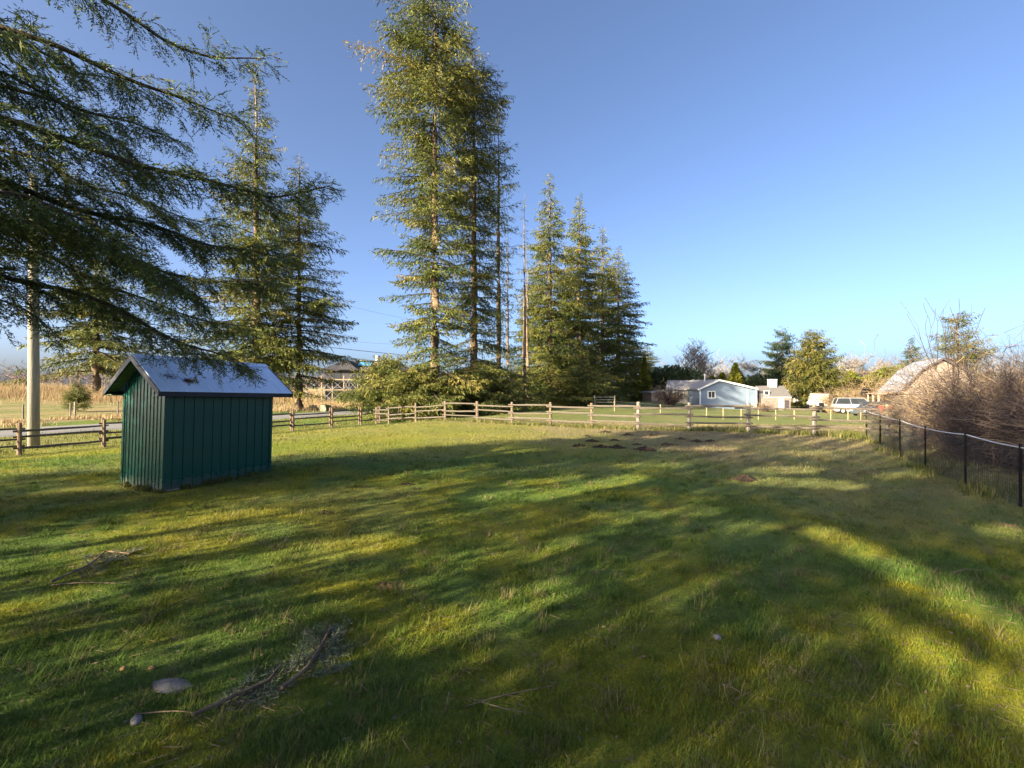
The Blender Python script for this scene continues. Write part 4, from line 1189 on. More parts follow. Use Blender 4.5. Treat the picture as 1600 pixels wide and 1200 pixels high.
mass('evergreen_tree', 'dark bushy evergreen right of the blue house roof', 'tree', on(1180, 76), [(0, 0, 2.4, 2.2, 2, 2.4, 'ell'), (-2.4, 1, 2.2, 1.8, 1.5, 2.3, 'ell'), (2.4, .5, 2.4, 1.9, 2, 2.3, 'ell')], 9000, .42, 'spruce', 5)
mass('cedar_tree', 'slim golden cedar column at the right end of the tall row', 'tree', on(1007, 70), [(0, 0, 3.2, .95, .95, 3.3, 'cone'), (0, 0, 2.2, .95, .95, 2.2, 'ell')], 4200, .32, 'cedar', 6)
mass('cedar_tree', 'small pointed yellow cedar above the blue house', 'tree', on(1149, 76), [(0, 0, 3.2, 1.9, 1.9, 3.4, 'cone')], 3600, .36, 'cedar', 7)
make_conifer('spruce_tree', 'tall dark spruce with drooping arms right of the small grey house', on(1222, 82), 131, 13.6,
             [2, 4, 7, 10, 12.5, 13.6], [4.2, 4.6, 3.3, 2.4, 1.0, .5], .3, leaf='spruce', spacing=.5, per=5, sprig=.42, step=.2, droop=.3, up=.3, pitch=(.35, 0), skip=.12)
make_conifer('spruce_tree', 'broad golden spruce standing before the barn yard', on(1269, 66), 132, 11.2,
             [.9, 3, 5, 7.5, 10, 11.2], [4.0, 4.1, 3.6, 2.6, 1.1, .2], .3, leaf='golden', spacing=.40, per=6, sprig=.50, step=.24, node=.34, droop=.1, up=.18, pitch=(.6, .05), skip=.03)
fs_ = make_conifer('spruce_tree', 'small pointed spruce above the barn roof', on(1425, 90), 133, 13.2,
             [1.5, 4, 7, 10, 13.2], [3.6, 3.0, 2.0, 1.2, .1], .25, leaf='spruce', spacing=.55, per=5, sprig=.42, step=.2, droop=.3, up=.25, pitch=(.3, -.1), skip=.05)
copy_tree(fs_, on(1347, 118), 1.3, 'tiny dark spruce among the bare trees left of the barn', (.8, .8, .68))
copy_tree(fs_, on(1372, 120), 2.3, 'tiny second spruce among the bare trees over the hedge', (.9, .9, .62))
copy_tree(fs_, on(1058, 110), .3, 'tiny far spruce left of the tall bare tree', (.8, .8, .45))
mass('evergreen_tree', 'round green tree behind the barn roof left side', 'tree', on(1404, 84), [(0, 0, 4.6, 2.2, 2, 2.2, 'ell'), (2.6, 1, 4.4, 2, 2, 2.2, 'ell'), (-2.2, 1, 4.9, 1.4, 1.6, 1.4, 'ell')], 6500, .42, 'fir', 8)
make_conifer('fir_tree', 'tall open fir right of the barn behind the brambles', on(1496, 48), 134, 10.8,
             [2, 4, 6, 8, 10, 10.8], [2.9, 3.0, 2.4, 1.7, 1.1, .5], .22, leaf='golden', spacing=.5, per=5, sprig=.32, step=.16, droop=.15, up=.2, pitch=(.5, .05), skip=.08)
mass('evergreen_tree', 'low dark evergreen beyond the end of the central row', 'tree', on(1018, 95), [(0, 0, 2.8, 3, 2, 2.8, 'ell'), (3, 0, 2.4, 3, 2, 2.4, 'ell')], 6000, .45, 'spruce', 12)
# small trees behind the unfinished house
copy_tree(fs_, on(596, 95), 2.0, 'tiny pointed spruce behind the unfinished house roof', (.8, .8, .62))
copy_tree(fs_, on(624, 98), 4.0, 'tiny spruce beside the low fir at left', (.8, .8, .58))

# ------------------------------------------------------------------ buildings
M['blue_siding'] = mat('pale_blue_siding', (.155, .20, .265), (.13, .17, .23), .75, 1.2, bump=.0)
M['cream'] = mat('cream_wall', (.34, .31, .27), (.27, .24, .20), .8, 2)
M['white'] = mat('white_trim', (.66, .65, .64), (.58, .57, .56), .6, 3)
M['shingle'] = mat('grey_shingle', (.14, .13, .13), (.085, .08, .082), .9, 8, bump=.3)
M['palemetal'] = mat('pale_shingle', (.30, .29, .29), (.22, .21, .21), .8, 6)
M['glass'] = mat('window_glass', (.03, .035, .045), (.02, .025, .03), .12, 2, spec=.6)
M['darkdoor'] = mat('dark_door', (.06, .055, .07), (.045, .04, .05), .6, 3)
M['pinkwall'] = mat('faded_pink_wall', (.22, .18, .16), (.16, .125, .108), .85, 2)
M['barnwood'] = mat('barn_boards', (.42, .29, .22), (.28, .17, .12), .9, 4, stretch=(3, 3, .4), bump=.2)
M['barnroof'] = mat('barn_metal_roof', (.36, .38, .42), (.29, .305, .34), .45, 2.5, metal=.25)
M['red'] = mat('red_paint', (.36, .05, .04), (.24, .035, .03), .5, 4)
M['dark_shingle'] = mat('dark_new_shingle', (.045, .045, .055), (.03, .03, .038), .85, 6)
M['housewrap'] = mat('grey_housewrap', (.048, .046, .056), (.036, .034, .044), .8, 2)
M['lumber'] = mat('fresh_lumber', (.30, .23, .15), (.22, .165, .10), .8, 4)
M['steel'] = mat('scaffold_steel', (.30, .29, .28), (.2, .2, .2), .5, 6, metal=.3)
M['tarp'] = mat('blue_tarp', (.08, .30, .55), (.06, .24, .46), .5, 3)
M['concrete'] = mat('mossy_concrete', (.26, .24, .19), (.13, .13, .07), .95, 3, bump=.4)
M['stone'] = mat('grey_stone', (.20, .185, .19), (.11, .10, .105), .9, 7, bump=.5)

def window(root, frame, x0, x1, z0, z1, y, split=True, fr=.09):
    """on a wall facing -y at local y"""
    m = MB(); m.box(x0 - fr, x1 + fr, y - .05, y + .02, z1, z1 + fr); m.box(x0 - fr, x1 + fr, y - .05, y + .02, z0 - fr, z0)
    m.box(x0 - fr, x0, y - .05, y + .02, z0, z1); m.box(x1, x1 + fr, y - .05, y + .02, z0, z1)
    if split: m.box((x0 + x1) / 2 - .03, (x0 + x1) / 2 + .03, y - .04, y + .02, z0, z1)
    fo = m.build('window', M[frame or 'white'], root)
    MB().box(x0, x1, y - .022, y - .004, z0, z1).build('pane', M['glass'], fo)
def siding(root, poly_x0, poly_x1, ztop, y, z0, step, mt, name='siding_board', proud=.02):
    """horizontal boards on a wall facing -y; ztop(x) gives the roof line"""
    z = z0; k = 0
    while True:
        z1 = z + step - .012
        # clip the board to the roofline
        xs = np.linspace(poly_x0, poly_x1, 80)
        ok = xs[np.array([ztop(x) for x in xs]) > z1]
        if len(ok) < 2: break
        MB().box(ok[0], ok[-1], y - proud, y, z, z1).build(name, mt, root)
        z += step; k += 1
        if k > 60: break

# blue gabled house
hb = on(1093, 60); hb.z = g(28, 60) - .02
W_, apx, he_, hr_ = 7.35, 2.45, 2.62, 3.72
house = thing('blue_house', 'pale blue gabled bungalow with one small window beyond the fence', 'house', hb)
Lh = 11.0
prof = [(0, -.3), (W_, -.3), (W_, he_ + .02), (apx, hr_), (0, he_)]
MB().prism(prof, 0, Lh).build('wall', M['blue_siding'], house)
ztop = lambda x: (he_ + (hr_ - he_) * x / apx if x < apx else hr_ - (hr_ - he_) * (x - apx) / (W_ - apx)) - .06
siding(house, .03, W_ - .03, ztop, -.002, .05, .26, M['blue_siding'])
for (xa, za, xb, zb) in ((-.35, he_ - .13, apx, hr_ + .03), (apx, hr_ + .03, W_ + .15, he_ - .02)):
    MB().prism([(xa, za), (xb, zb), (xb, zb + .14), (xa, za + .14)], -.35, Lh + .2).build('roof', M['palemetal'], house)
    MB().prism([(xa, za - .1), (xb, zb - .1), (xb, zb + .12), (xa, za + .12)], -.40, -.352).build('rake_board', M['white'], house)
window(house, None, 1.15, 1.98, 1.45, 2.25, -.025)
for x in (0.06, 6.28):
    MB().box(x - .06, x + .06, -.07, -.025, 0, he_ - .12).build('corner_trim', M['white'], house)
MB().box(7.35, 7.47, -.2, -.08, 0.0, he_ - .1).build('porch_post', M['white'], house)
MB().box(4.6, 6.3, -.06, -.024, 0.0, .42).build('crawl_opening', M['glass'], house)
MB().box(4.5, 6.6, -.5, -.06, .43, .50).build('step', M['greypost'], house)
MB().tube([(1.95, 3, hr_ - .2), (1.95, 3, hr_ + .95)], .09, 8).build('stove_pipe', M['white'], house)
MB().tube([(1.95, 3, hr_ + .96), (1.95, 3, hr_ + 1.1)], [.14, .1], 8).build('pipe_cap', M['shingle'], house)
# set back cream wing
MB().prism([(-2.9, -.3), (-.02, -.3), (-.02, 2.45), (-2.9, 2.45)], 4.0, 10).build('wing_wall', M['cream'], house)
MB().add([(-3.3, 3.6, 2.42), (.1, 3.6, 2.42), (1.6, 8, 3.75), (-1.5, 8, 3.75), (-3.3, 3.6, 2.54), (.1, 3.6, 2.54), (1.6, 8, 3.87), (-1.5, 8, 3.87)],
         [(0,3,2,1),(4,5,6,7),(0,1,5,4),(1,2,6,5),(2,3,7,6),(3,0,4,7)]).build('wing_roof', M['palemetal'], house)
MB().prism([(-5.0, -.3), (-2.92, -.3), (-2.92, 2.2), (-5.0, 2.1)], 4.4, 9).build('lean_to_wall', M['pinkwall'], house)
MB().prism([(-5.3, 2.05), (-2.95, 2.22), (-2.95, 2.34), (-5.3, 2.17)], 4.1, 9.2).build('lean_to_roof', M['palemetal'], house)
window(house, None, -2.0, -1.2, 1.3, 2.15, 3.97)
# deck with a railing
dk = thing('deck', 'wooden deck with white balusters right of the blue house', 'deck', hb + Vector((7.75, 1.2, 0)))
MB().box(0, 2.1, 0, 3, .55, .67).build('deck_floor', M['greypost'], dk)
MB().box(0, 2.1, 0, .06, .68 + .82, .68 + .9).build('handrail', M['white'], dk)
for k in range(10): MB().box(.05 + k * .22, .11 + k * .22, .01, .05, .66, 1.5).build('baluster', M['white'], dk)
for x in (0.0, 1.95): MB().box(x, x + .14, .07, .2, -.2, 2.6 if x else 2.4).build('deck_post', M['greypost'], dk)
MB().box(0, 2.1, .1, .14, .0, .54).build('skirt_board', M['barnwood'], dk)

# little house with dark roof
h2 = on(1192, 60); h2.z = g(36, 60) - .02
sm = thing('small_house', 'small pale outbuilding with dark shingle roof and two doors', 'house', h2)
MB().box(0, 3.65, 0, 3.2, -.3, 1.62).build('wall', M['pinkwall'], sm)
MB().prism([(0, 1.6), (3.65, 1.6), (3.65, 1.72), (0, 1.72)], -.12, -.07).build('eave_board', M['white'], sm)
MB().add([(-.1, -.12, 1.66), (3.75, -.12, 1.66), (3.75, 1.6, 3.2), (-.1, 1.6, 3.2), (3.75, 3.4, 1.66), (-.1, 3.4, 1.66)], [(0,1,2,3),(3,2,4,5),(0,3,5),(1,4,2),(0,5,4,1)]).build('roof', M['shingle'], sm)
MB().box(1.72, 2.55, 1.2, 2.0, 3.0, 4.0).build('chimney', M['white'], sm)
MB().box(1.68, 2.59, 1.16, 2.04, 4.0, 4.08).build('chimney_cap', M['white'], sm)
d = MB().box(2.05, 2.75, -.05, 0, -.05, 1.5).build('door', M['white'], sm); MB().box(2.12, 2.16, -.09, -.05, .7, .76).build('handle', M['black'], d)
d = MB().box(2.86, 3.42, -.05, 0, -.05, 1.3).build('door', M['darkdoor'], sm); MB().box(3.34, 3.38, -.09, -.05, .6, .66).build('handle', M['steel'], d)
window(sm, None, .35, .9, 2.0, 2.5, .25, False, .06)

# gambrel barn
bn = on(1410, 45); bn.z = g(38.6, 45) - .03
barn = thing('barn', 'gambrel barn with pale metal roof and faded wood gable behind the brambles', 'barn', bn, R(-28))
BW, BL = 5.8, 8.0
gam = [(0, 2.85), (1.4, 4.75), (BW / 2, 5.75), (BW - 1.4, 4.75), (BW, 2.85)]
MB().prism([(0.1, -.3), (BW - .1, -.3), (BW - .1, 2.8), (BW - 1.4, 4.65), (BW / 2, 5.65), (1.4, 4.65), (.1, 2.8)], 0, BL).build('wall', M['pinkwall'], barn)
for k in range(24):
    x0, x1 = .12 + k * (BW - .24) / 24, .12 + (k + .93) * (BW - .24) / 24
    top = lambda x: float(np.interp(x, [a for a, b in gam], [b for a, b in gam])) - .14
    MB().add([(x0, -.025, 0), (x1, -.025, 0), (x1, -.025, top(x1)), (x0, -.025, top(x0)), (x0, 0, 0), (x1, 0, 0), (x1, 0, top(x1)), (x0, 0, top(x0))],
             [(0,1,2,3),(7,6,5,4),(0,4,5,1),(1,5,6,2),(2,6,7,3),(3,7,4,0)]).build('gable_board', M['pinkwall'], barn)
ov = [(-.35, 2.5)] + gam[1:4] + [(BW + .35, 2.5)]
for i in range(4):
    (xa, za), (xb, zb) = ov[i], ov[i + 1]
    MB().prism([(xa, za), (xb, zb), (xb, zb + .09), (xa, za + .09)], -.5, BL + .3).build('roof', M['barnroof'], barn)
    MB().prism([(xa, za - .1), (xb, zb - .1), (xb, zb + .1), (xa, za + .1)], -.55, -.502).build('rake_board', M['darkdoor'], barn)
MB().prism([(-1.5, 2.25), (-.2, 2.42), (-.2, 2.5), (-1.5, 2.33)], 2.5, BL).build('lean_to_roof', M['barnwood'], barn)
for k in range(3):
    MB().box(-1.42, -1.27, 2.7 + k * 2.5, 2.85 + k * 2.5, -.2, 2.25).build('post', M['barnwood'], barn)
MB().box(1.2, 3.2, -.06, -.026, 0, 2.1).build('barn_door', M['barnwood'], barn)
tr = thing('tractor', 'red tractor parked under the barn lean-to', 'tractor', bn + Vector((-.75, 1.6, 0)), .3)
MB().box(-.3, .3, -.9, .35, .55, 1.05).build('bonnet', M['red'], tr, bevel=.06)
MB().box(-.35, .35, .35, 1.1, .5, .9).build('seat_deck', M['red'], tr, bevel=.05)
MB().box(-.2, .2, .75, .85, .9, 1.4).build('backrest', M['black'], tr)
for sx in (-1, 1):
    MB().tube([(sx * .42, .7, .6), (sx * .68, .7, .6)], .6, 14).build('wheel', M['black'], tr)
    MB().tube([(sx * .38, -.65, .34), (sx * .55, -.65, .34)], .34, 12).build('wheel', M['black'], tr)

# house under construction
ucx = on(508, 72)
uc = thing('unfinished_house', 'dark two storey house under construction beyond the road', 'house', ucx, R(6))
MB().box(0, 12.5, 0, 9, -.4, 5.0).build('wall', M['housewrap'], uc)
MB().add([(-.6, -.6, 4.95), (13.1, -.6, 4.95), (13.1, 9.6, 4.95), (-.6, 9.6, 4.95), (2.2, 3.2, 6.6), (10.5, 3.2, 6.6), (10.5, 5.8, 6.6), (2.2, 5.8, 6.6)],
         [(0,3,2,1),(4,5,6,7),(0,1,5,4),(1,2,6,5),(2,3,7,6),(3,0,4,7)]).build('roof', M['dark_shingle'], uc)
MB().box(-.65, 13.15, -.68, -.61, 4.75, 5.0).build('fascia', M['dark_shingle'], uc)
MB().add([(2.0, -.9, 4.9), (5.2, -.9, 4.9), (5.2, 2.5, 6.3), (2.0, 2.5, 6.3), (3.6, -.9, 6.4), (3.6, 2.8, 6.4)], [(0,1,4),(0,4,5,3),(1,2,5,4),(0,3,2,1),(2,3,5)]).build('dormer', M['housewrap'], uc)
for x0 in (1.0, 4.2, 7.4, 10.2):
    window(uc, 'dark_shingle', x0, x0 + 1.3, 3.2, 4.4, -.02); window(uc, 'dark_shingle', x0, x0 + 1.5, .6, 2.0, -.02)
MB().tube([(7.3, 4.5, 6.5), (7.3, 4.5, 7.5)], .42, 14).build('roof_vent', M['steel'], uc)
MB().add([(4.9, .45, 5.62), (6.9, .45, 5.62), (6.9, 2.0, 6.28), (4.9, 2.0, 6.28)], [(0,1,2,3)]).build('roof_tarp', M['tarp'], uc)
sc = thing('scaffold', 'pale timber and steel scaffold before the unfinished house', 'scaffold', ucx + Vector((0, -1.6, 0)), R(6))
bx = [-2.2, .1, 1.7, 3.4, 4.2, 5.5, 7.5, 9.5]
for i, x in enumerate(bx):
    MB().bar((x, 0, -.2), (x + .03, 0, 3.95 if i % 2 else 3.6), .13 if i in (1, 2, 3) else .07, .13 if i in (1, 2, 3) else .07, (0, 1, 0)).build('upright', M['lumber' if i in (1, 2, 3) else 'steel'], sc)
for z in (1.7, 3.3):
    MB().bar((-2.3, -.08, z), (9.6, -.08, z), .05, .1).build('ledger', M['lumber'], sc)
    MB().box(-2.2, 9.5, 0, .9, z + .06, z + .11).build('walk_board', M['lumber'], sc)
for i in range(len(bx) - 1):
    for z in (0.05, 1.75):
        MB().bar((bx[i], -.14, z), (bx[i + 1], -.14, z + 1.5), .045, .045).build('brace', M['steel'], sc)
        MB().bar((bx[i], -.2, z + 1.5), (bx[i + 1], -.2, z), .045, .045).build('brace', M['steel'], sc)
for px, D, s, rz, lb in ((489, 47.6, .66, .3, 'left mossy concrete block by the road'), (508, 46.8, .78, -.2, 'right mossy concrete block by the road')):
    p = on(px, D)
    o = MB().box(-s / 2, s / 2, -s * .55, s * .55, -.1, s * .82).box(-s * .14, s * .14, -s * .2, s * .2, s * .82 + .001, s * .92).build('concrete_block', M['concrete'], None, p, (0, 0, rz), bevel=.03)
    tag(o, lb, 'block')

# ------------------------------------------------------------------ vehicles
def car(label, loc, rz, paint, L=4.5, suv=False, name='parked_car'):
    t = thing(name, label, 'car', loc, rz, 'cars parked in the yards')
    hb_ = .95 if not suv else 1.1; ht = 1.45 if not suv else 1.75
    a = L / 2
    prof = [(-a, .35), (-a + .1, .25), (a - .1, .25), (a, .38), (a - .04, .68), (a - .95, hb_ - .06), (a - 1.2, hb_), (-a + .25, hb_), (-a, hb_ - .12)]
    MB().prism(prof, -.86, .86).build('body', paint, t, bevel=.05)
    cabx = (-a + (.12 if suv else .5), a - 1.25)
    cp = [(cabx[0], hb_ - .01), (cabx[1], hb_ - .01), (cabx[1] - .62, ht), (cabx[0] + (.25 if suv else .75), ht)]
    MB().prism(cp, -.76, .76).build('cabin', M['glass'], t, bevel=.04)
    MB().prism([(cp[3][0] - .03, ht + .004), (cp[2][0] + .03, ht + .004), (cp[2][0], ht + .05), (cp[3][0], ht + .05)], -.72, .72).build('roof', paint, t, bevel=.02)
    for f in (.0, .45, 1.0):
        x0 = cp[0][0] * (1 - f) + cp[1][0] * f; x1 = cp[3][0] * (1 - f) + cp[2][0] * f
        for sy in (-1, 1): MB().bar((x0, sy * .775, hb_), (x1, sy * .745, ht), .03, .09, (0, 1, 0)).build('pillar', paint, t)
    for x in (-a + .8, a - .85):
        for sy in (-1, 1):
            wh = MB().tube([(x, sy * .70, .33), (x, sy * .90, .33)], .33, 14).build('wheel', M['black'], t)
            MB().tube([(x, sy * .90, .33), (x, sy * .915, .33)], .19, 10).build('rim', M['steel'], wh)
    for sy in (-1, 1): MB().box(a - .05, a + .012, sy * .68 - .14, sy * .68 + .14, .55, .68).build('headlight', M['white'], t)
    return t
M['silver'] = mat('silver_paint', (.34, .34, .35), (.29, .29, .30), .3, 2, spec=.5)
M['navy'] = mat('dark_car_paint', (.05, .07, .09), (.04, .055, .07), .25, 2, spec=.6)
M['whitep'] = mat('white_paint', (.55, .55, .55), (.48, .48, .48), .35, 2, spec=.5)
car('silver pickup style car behind dry bushes left of the barn', on(1339, 52), R(-22), M['silver'], 4.7, True)
car('dark blue grey car parked in front of the barn', on(1363, 47.5), R(-160), M['navy'], 4.3)
car('white car half hidden beneath the low fir at left', on(634, 60), R(172), M['whitep'], 4.4)
car('dark car far off across the golden field', on(74, 92), R(15), M['navy'], 4.2)
t = thing('utility_trailer', 'little white flat trailer far off in the golden field', 'trailer', on(90, 92), .1)
MB().box(-.5, .5, -.4, .4, .45, .62).build('bed', M['white'], t)
for sx in (-1, 1): MB().box(sx * .42 - .05, sx * .42 + .05, -.3, -.2, 0, .45).build('leg', M['white'], t)
# yard things under the golden spruce
t = thing('camper_trailer', 'white camper trailer behind the golden spruce', 'trailer', on(1256, 74), .15)
MB().prism([(-2.4, .5), (2.3, .5), (2.5, 1.2), (2.2, 2.7), (-2.2, 2.7), (-2.5, 1.6)], -1, 1).build('body', M['white'], t, bevel=.1)
MB().box(-1.4, -.4, -1.04, -1.005, 1.5, 2.1).build('window', M['glass'], t); MB().box(.5, 1.15, -1.04, -1.005, .65, 2.3).build('door', M['palemetal'], t)
for sx in (-.45, .45): MB().tube([(sx, -1.0, .35), (sx, -.8, .35)], .35, 12).build('wheel', M['black'], t)
t = thing('box_truck', 'small white cube van right of the golden spruce trunk', 'truck', on(1279, 62), R(80))
MB().box(-1.2, .8, -.75, .75, .5, 2.1).build('cargo_box', M['whitep'], t, bevel=.04)
MB().prism([(.82, .45), (1.9, .45), (1.95, .9), (1.5, 1.1), (1.3, 1.7), (.82, 1.7)], -.68, .68).build('cab', M['whitep'], t, bevel=.04)
for x in (-.7, 1.35):
    for sy in (-1, 1): MB().tube([(x, sy * .6, .32), (x, sy * .78, .32)], .32, 12).build('wheel', M['black'], t)
t = thing('lawn_tractor', 'dark ride-on mower standing at the yard edge', 'mower', on(1287, 54), .4)
MB().box(-.5, .75, -.35, .35, .35, .75).build('body', M['black'], t, bevel=.08); MB().box(-.55, -.3, -.25, .25, .7, 1.15).build('seat', M['black'], t, bevel=.05)
MB().bar((.1, 0, .7), (-.1, 0, 1.1), .05, .05).build('steering_column', M['black'], t)
for x in (-.4, .6):
    for sy in (-1, 1): MB().tube([(x, sy * .3, .25), (x, sy * .5, .25)], .25, 10).build('wheel', M['black'], t)
t = thing('satellite_dish', 'dark round dish above the parked cars by the barn', 'dish', on(1352, 60), 0)
MB().tube([(0, 0, -.2), (0, 0, 2.0)], .06, 8).build('mast', M['greypost'], t)
MB().tube([(0, -.12, 2.3), (0, -.02, 2.3), (0, .12, 2.3)], [.75, .62, .12], 18).build('dish', M['black'], t, smooth=True)
# golden dry bushes round the yard
def drybush(label, px, D, rad, h, seed, n=420, bias=.85):
    n = int(n * .62)
    p = on(px, D); o = bramble(label, p.x, p.y, rad, h, n, seed, bias)
    me = o.data; co = np.zeros(len(me.vertices) * 3, np.float32); me.vertices.foreach_get('co', co)
    o.name = 'dry_bush'; o['category'] = 'bush'; o['group'] = 'bare bushes in the yards'
    # thicken the twigs so that they hold at this distance
    V = co.reshape(-1, 6, 3); c0 = V[:, :3].mean(1, keepdims=True); c1 = V[:, 3:].mean(1, keepdims=True)
    V[:, :3] = c0 + (V[:, :3] - c0) * 3.2; V[:, 3:] = c1 + (V[:, 3:] - c1) * 3.2
    me.vertices.foreach_set('co', V.ravel()); me.update()
drybush('golden leafless bush between the spruce and the cars', 1312, 57, 1.9, 3.2, 21)
drybush('tall pale leafless bush over the parked cars', 1352, 64, 2.2, 4.8, 23, 420, .95)
drybush('brown bush against the lean-to left of the blue house', 1047, 56, 1.1, 2.7, 24, 380, .45)
drybush('russet bush below the deck railing', 1193, 56, 1.2, 1.1, 25, 260, .6)
drybush('straw coloured bush left of the silver car at the paddock edge', 1302, 53, 1.2, 1.0, 26, 260, 1.0)

# pale stakes of the paddock beyond the fence
st = [on(p, 42) for p in (960, 1032, 1104, 1130, 1158, 1185, 1212, 1241, 1298, 1325, 1345, 1392)]
sf = thing('paddock_fence', 'row of thin pale stakes with wire in the sunny paddock', 'fence', st[0])
for i, p in enumerate(st):
    MB().tube([(0, 0, -.2), (0, 0, .95)], .042, 6).build('stake', M['lumber'], sf, p - st[0])
for j in (.35, .65, .9): MB().tube([p - st[0] + Vector((0, 0, j)) for p in st], .005, 4).build('wire', M['wire'], sf)
# low white gate among the tree row
gt = on(945, 47)
gate = thing('field_gate', 'low pale rail gate in the shade under the tree row', 'gate', gt)
for z in (.45, .72, .99): MB().bar((-1.0, 0, z), (1.0, 0, z), .05, .06).build('bar', M['pole'], gate)
for x in (-1.03, 1.03): MB().tube([(x, 0, -.2), (x, 0, 1.15)], .06, 7).build('post', M['pole'], gate)

# ------------------------------------------------------------------ things lying on the lawn
def fallen_branch(label, pix, lift, r0, seed, nd=1.0, sec=(.32, .12), nl=.034):
    r = np.random.default_rng(seed)
    P = [gp(*p) for p in pix]; o3 = P[0].copy()
    path = [tuple(p - o3 + Vector((0, 0, lift))) for p in P]
    lv, wood, tw, (Vn, Fn, tn) = fir_limb(r, path, r0 * .62, sec, .03,   .18, .0, nl, .0062, .024, (.05, .13), .008, nd * 1.3)
    for A in (wood[0], tw[0]): pass
    for A in (Vn, wood[0], tw[0]):
        zg = gz(A[:, 0] + o3.x, A[:, 1] + o3.y) - o3.z
        A[:, 2] = np.maximum(zg + .012, zg + .5 * (A[:, 2] - zg))
    t = thing('fallen_branch', label, 'branch', o3)
    lv.build('stem', M['bark'], t, smooth=True)
    link('twigs', mesh_np('twigs', *cat(wood, tw)), M['limb'], t)
    link('needles', mesh_np('needles', Vn, Fn, {'tone': tn}), M['drygreen'], t)
fallen_branch('larger fallen fir branch with grey green needles on the near lawn', [(440, 1088), (480, 1055), (505, 1015), (518, 988)], .05, .012, 41, 1.3, (.34, .2))
fallen_branch('fallen fir branch with brown stem nearest the bottom edge', [(300, 1132), (370, 1098), (420, 1075), (440, 1050)], .05, .011, 42, 1.1, (.30, .16))
fallen_branch('fallen fir sprig catching light at left of the lawn', [(80, 917), (140, 890), (165, 868), (205, 872)], .05, .010, 43, .8, (.30, .2))
def stick(label, pix, rad, mt='dead', lift=.015, name='fallen_stick'):
    P = [gp(*p) for p in pix]; o3 = P[0]
    Q, _ = smooth_path([tuple(p - o3 + Vector((0, 0, lift + (.02 if i % 2 else 0)))) for i, p in enumerate(P)], 12)
    rr = list(rad * .62 * np.linspace(1, .45, len(Q)))
    return tag(MB().tube([tuple(q) for q in Q], rr, 6).build(name, M[mt], None, o3, smooth=True), label, 'stick')
stick('long dry stick crossing the sprig at left', [(80, 917), (130, 915), (190, 914)], .012)
stick('thin forked stick near the bottom centre', [(728, 1108), (770, 1098), (830, 1082), (872, 1078)], .008)
stick('second thin pale stick crossing near the bottom centre', [(735, 1095), (790, 1118), (850, 1122)], .006)
stick('short dark stick on mossy grass at left', [(176, 1028), (196, 1014), (206, 1005)], .009, 'limb')
stick('slender dry stem across the lower left lawn', [(210, 1120), (290, 1118), (330, 1128)], .007)
stick('curved twig rising from the grass left of centre', [(440, 862), (450, 845), (453, 838)], .006, 'bare', .05)
stick('reddish straw stalk at the lower right lawn', [(1124, 1072), (1145, 1082), (1165, 1092)], .006)
stick('pale fallen stick at right of the lawn', [(1490, 897), (1515, 893), (1540, 897)], .013)
stick('dark curled twig in the left middle lawn', [(240, 968), (270, 950), (300, 935), (325, 930)], .008, 'limb')
# flat stone
def blob(name, label, cat_, loc, sx, sy, sz, mt, seed, sink=.3, group=None):
    rr = np.random.default_rng(seed); vs, fs = [], []
    nu, nv = 12, 7
    for j in range(nv):
        th = math.pi * j / (nv - 1)
        for i in range(nu):
            a = 2 * math.pi * i / nu
            k = 1 + .16 * math.sin(a * 2 + seed) + rr.normal(0, .06)
            vs.append((sx * k * math.cos(a) * math.sin(th), sy * k * math.sin(a) * math.sin(th), sz * math.cos(th) * (1 + rr.normal(0, .05))))
    for j in range(nv - 1):
        for i in range(nu):
            fs.append((j*nu+i, j*nu+(i+1)%nu, (j+1)*nu+(i+1)%nu, (j+1)*nu+i))
    o = link(name, mesh_np(name, np.array(vs), np.array(fs), smooth=True), M[mt], None, (loc[0], loc[1], loc[2] + sz * (1 - 2 * sink)))
    return tag(o, label, cat_, group)
M['cone'] = mat('cone_brown', (.30, .17, .09), (.16, .085, .045), .8, 25, bump=.6)
M['mole'] = mat('mole_soil', (.040, .026, .018), (.018, .011, .008), 1.0, 9, bump=1.0)
blob('flat_stone', 'flat grey stone sunk in the grass near the bottom left', 'stone', gp(266, 1073), .13, .075, .022, 'stone', 3, .40)
blob('round_stone', 'small round grey stone at the bottom left edge', 'stone', gp(213, 1129), .035, .03, .025, 'stone', 4)
blob('pale_stone', 'little pale stone in the right foreground grass', 'stone', gp(1121, 998), .035, .03, .022, 'stone', 5)
blob('fir_cone', 'left brown fir cone on the mossy patch', 'cone', gp(194, 1047), .022, .02, .018, 'cone', 6)
blob('fir_cone', 'right brown fir cone on the mossy patch', 'cone', gp(238, 1046), .022, .02, .018, 'cone', 7)
rm = np.random.default_rng(17)
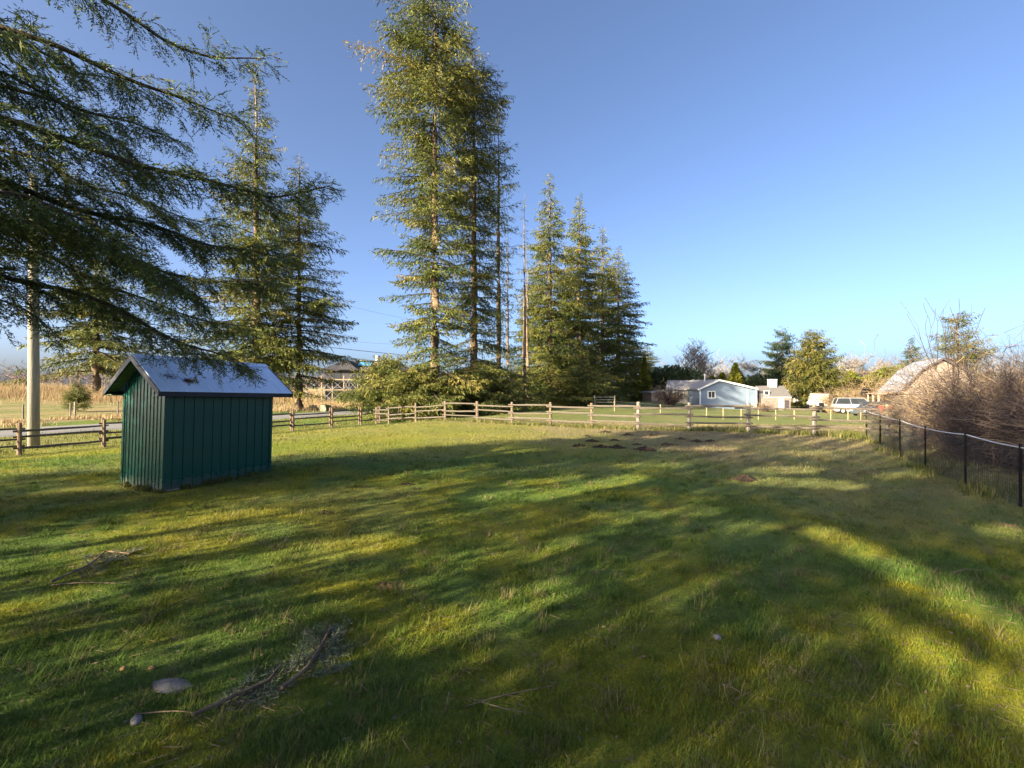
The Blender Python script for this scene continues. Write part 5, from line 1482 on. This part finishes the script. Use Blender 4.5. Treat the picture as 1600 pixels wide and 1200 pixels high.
def mound(name, label, loc, rad, ht, mt, seed, group=None):
    """a ragged heap: rough height field with clods round it"""
    r = np.random.default_rng(seed); na, nr = 18, 6; vs, fs = [], []
    for j in range(nr + 1):
        t = j / nr
        for i in range(na):
            a = 6.283 * i / na
            rr = rad * t * (.7 + .75 * float(vnoise(i * .9, seed, 3))) * (1.5 if abs(math.cos(a)) > .6 else 1)
            x, y = rr * math.cos(a), rr * math.sin(a)
            z = g(loc[0] + x, loc[1] + y) - loc[2] + ht * (1 - t) ** 1.1 * r.uniform(.35, 1.1) + ht * .25 * r.random() - (.05 if j == nr else 0)
            vs.append((x, y, z))
    for j in range(nr):
        for i in range(na): fs.append((j*na+i, j*na+(i+1)%na, (j+1)*na+(i+1)%na, (j+1)*na+i))
    V, F = np.array(vs), np.array(fs)
    for c in range(22):
        a = r.random() * 6.28; q = rad * r.uniform(.5, 1.9); s_ = rad * r.uniform(.04, .13)
        x, y = q * 1.3 * math.cos(a), q * math.sin(a)
        o3 = np.array([x, y, g(loc[0] + x, loc[1] + y) - loc[2] + s_ * .3])
        cv = np.array([(1,0,0),(0,1,0),(-1,0,0),(0,-1,0),(0,0,1),(0,0,-1)]) * s_ * r.uniform(.6, 1.3, (6, 1)) + o3
        cf = np.array([(0,1,4,4),(1,2,4,4),(2,3,4,4),(3,0,4,4)])[:, :3]
        cf4 = np.array([(0,1,4,0),(1,2,4,1),(2,3,4,2),(3,0,4,3)])
        n0 = len(V); V = np.concatenate([V, cv])
        F = np.concatenate([F, np.array([(0,1,2,3)]) + n0, ]) if False else F
        T.append((cf + n0)); 
    tri = np.concatenate([F[:, [0, 1, 2]], F[:, [0, 2, 3]]] + T); T.clear()
    o = link(name, mesh_np(name, V, tri), M[mt], None, loc)
    return tag(o, label, 'mound', group)
T = []
spots = [(945, 676), (918, 682), (980, 680), (1018, 681), (1064, 686), (1088, 690), (905, 697), (940, 699), (965, 700), (995, 695), (1040, 695), (925, 690), (960, 688), (1008, 703), (1165, 750), (1110, 689)]
for k, (px, py) in enumerate(spots):
    s = rm.uniform(.10, .2)
    mound('mole_hill', 'low dark earth mound near the fence on the worn far lawn', gp(px, py), s, s * .55, 'mole', 20 + k, 'earth mounds on the worn far lawn')
for k, (px, py, lb) in enumerate(((636, 757, 'dark twiggy clump in the middle of the lawn left of centre'), (508, 801, 'dark clump of debris in front of the shed right end'), (232, 798, 'faint dark clump in the shade below the shed'), (604, 916, 'small reddish earth patch in the near middle lawn'), (1572, 822, 'reddish earth heap near the wire fence at right'))):
    mound('earth_clump', lb, gp(px, py), .09, .03, 'mole' if k < 3 else 'litter', 60 + k)
# scattered leaf and twig litter over the near lawn
n = 2600
rl = np.random.default_rng(71)
y = 1.9 * (14 / 1.9) ** rl.random(n); x = (rl.random(n) * 2 - 1) * y * 1.15
z = gz(x, y) + .012
a = rl.random(n) * 6.28; P0 = np.stack([x, y, z], 1); l = rl.uniform(.02, .13, n)
P1 = P0 + np.stack([np.cos(a) * l, np.sin(a) * l, rl.uniform(-.005, .02, n)], 1)
V1 = segs(P0[:1900], P1[:1900], rl.uniform(.001, .003, 1900), .0015)
dd = norm(P1 - P0)[1900:]; wv = norm(np.cross(dd, np.array([0, 0, 1.]) + rl.normal(0, .4, dd.shape)))
V2 = quads(P0[1900:], dd, wv, np.minimum(l[1900:], .035), np.minimum(l[1900:], .035) * .5)
tag(link('lawn_litter', mesh_np('lawn_litter', *cat(V1, V2)), M['dead']), 'tiny dry twigs and leaves scattered over the lawn', 'litter', kind='stuff')
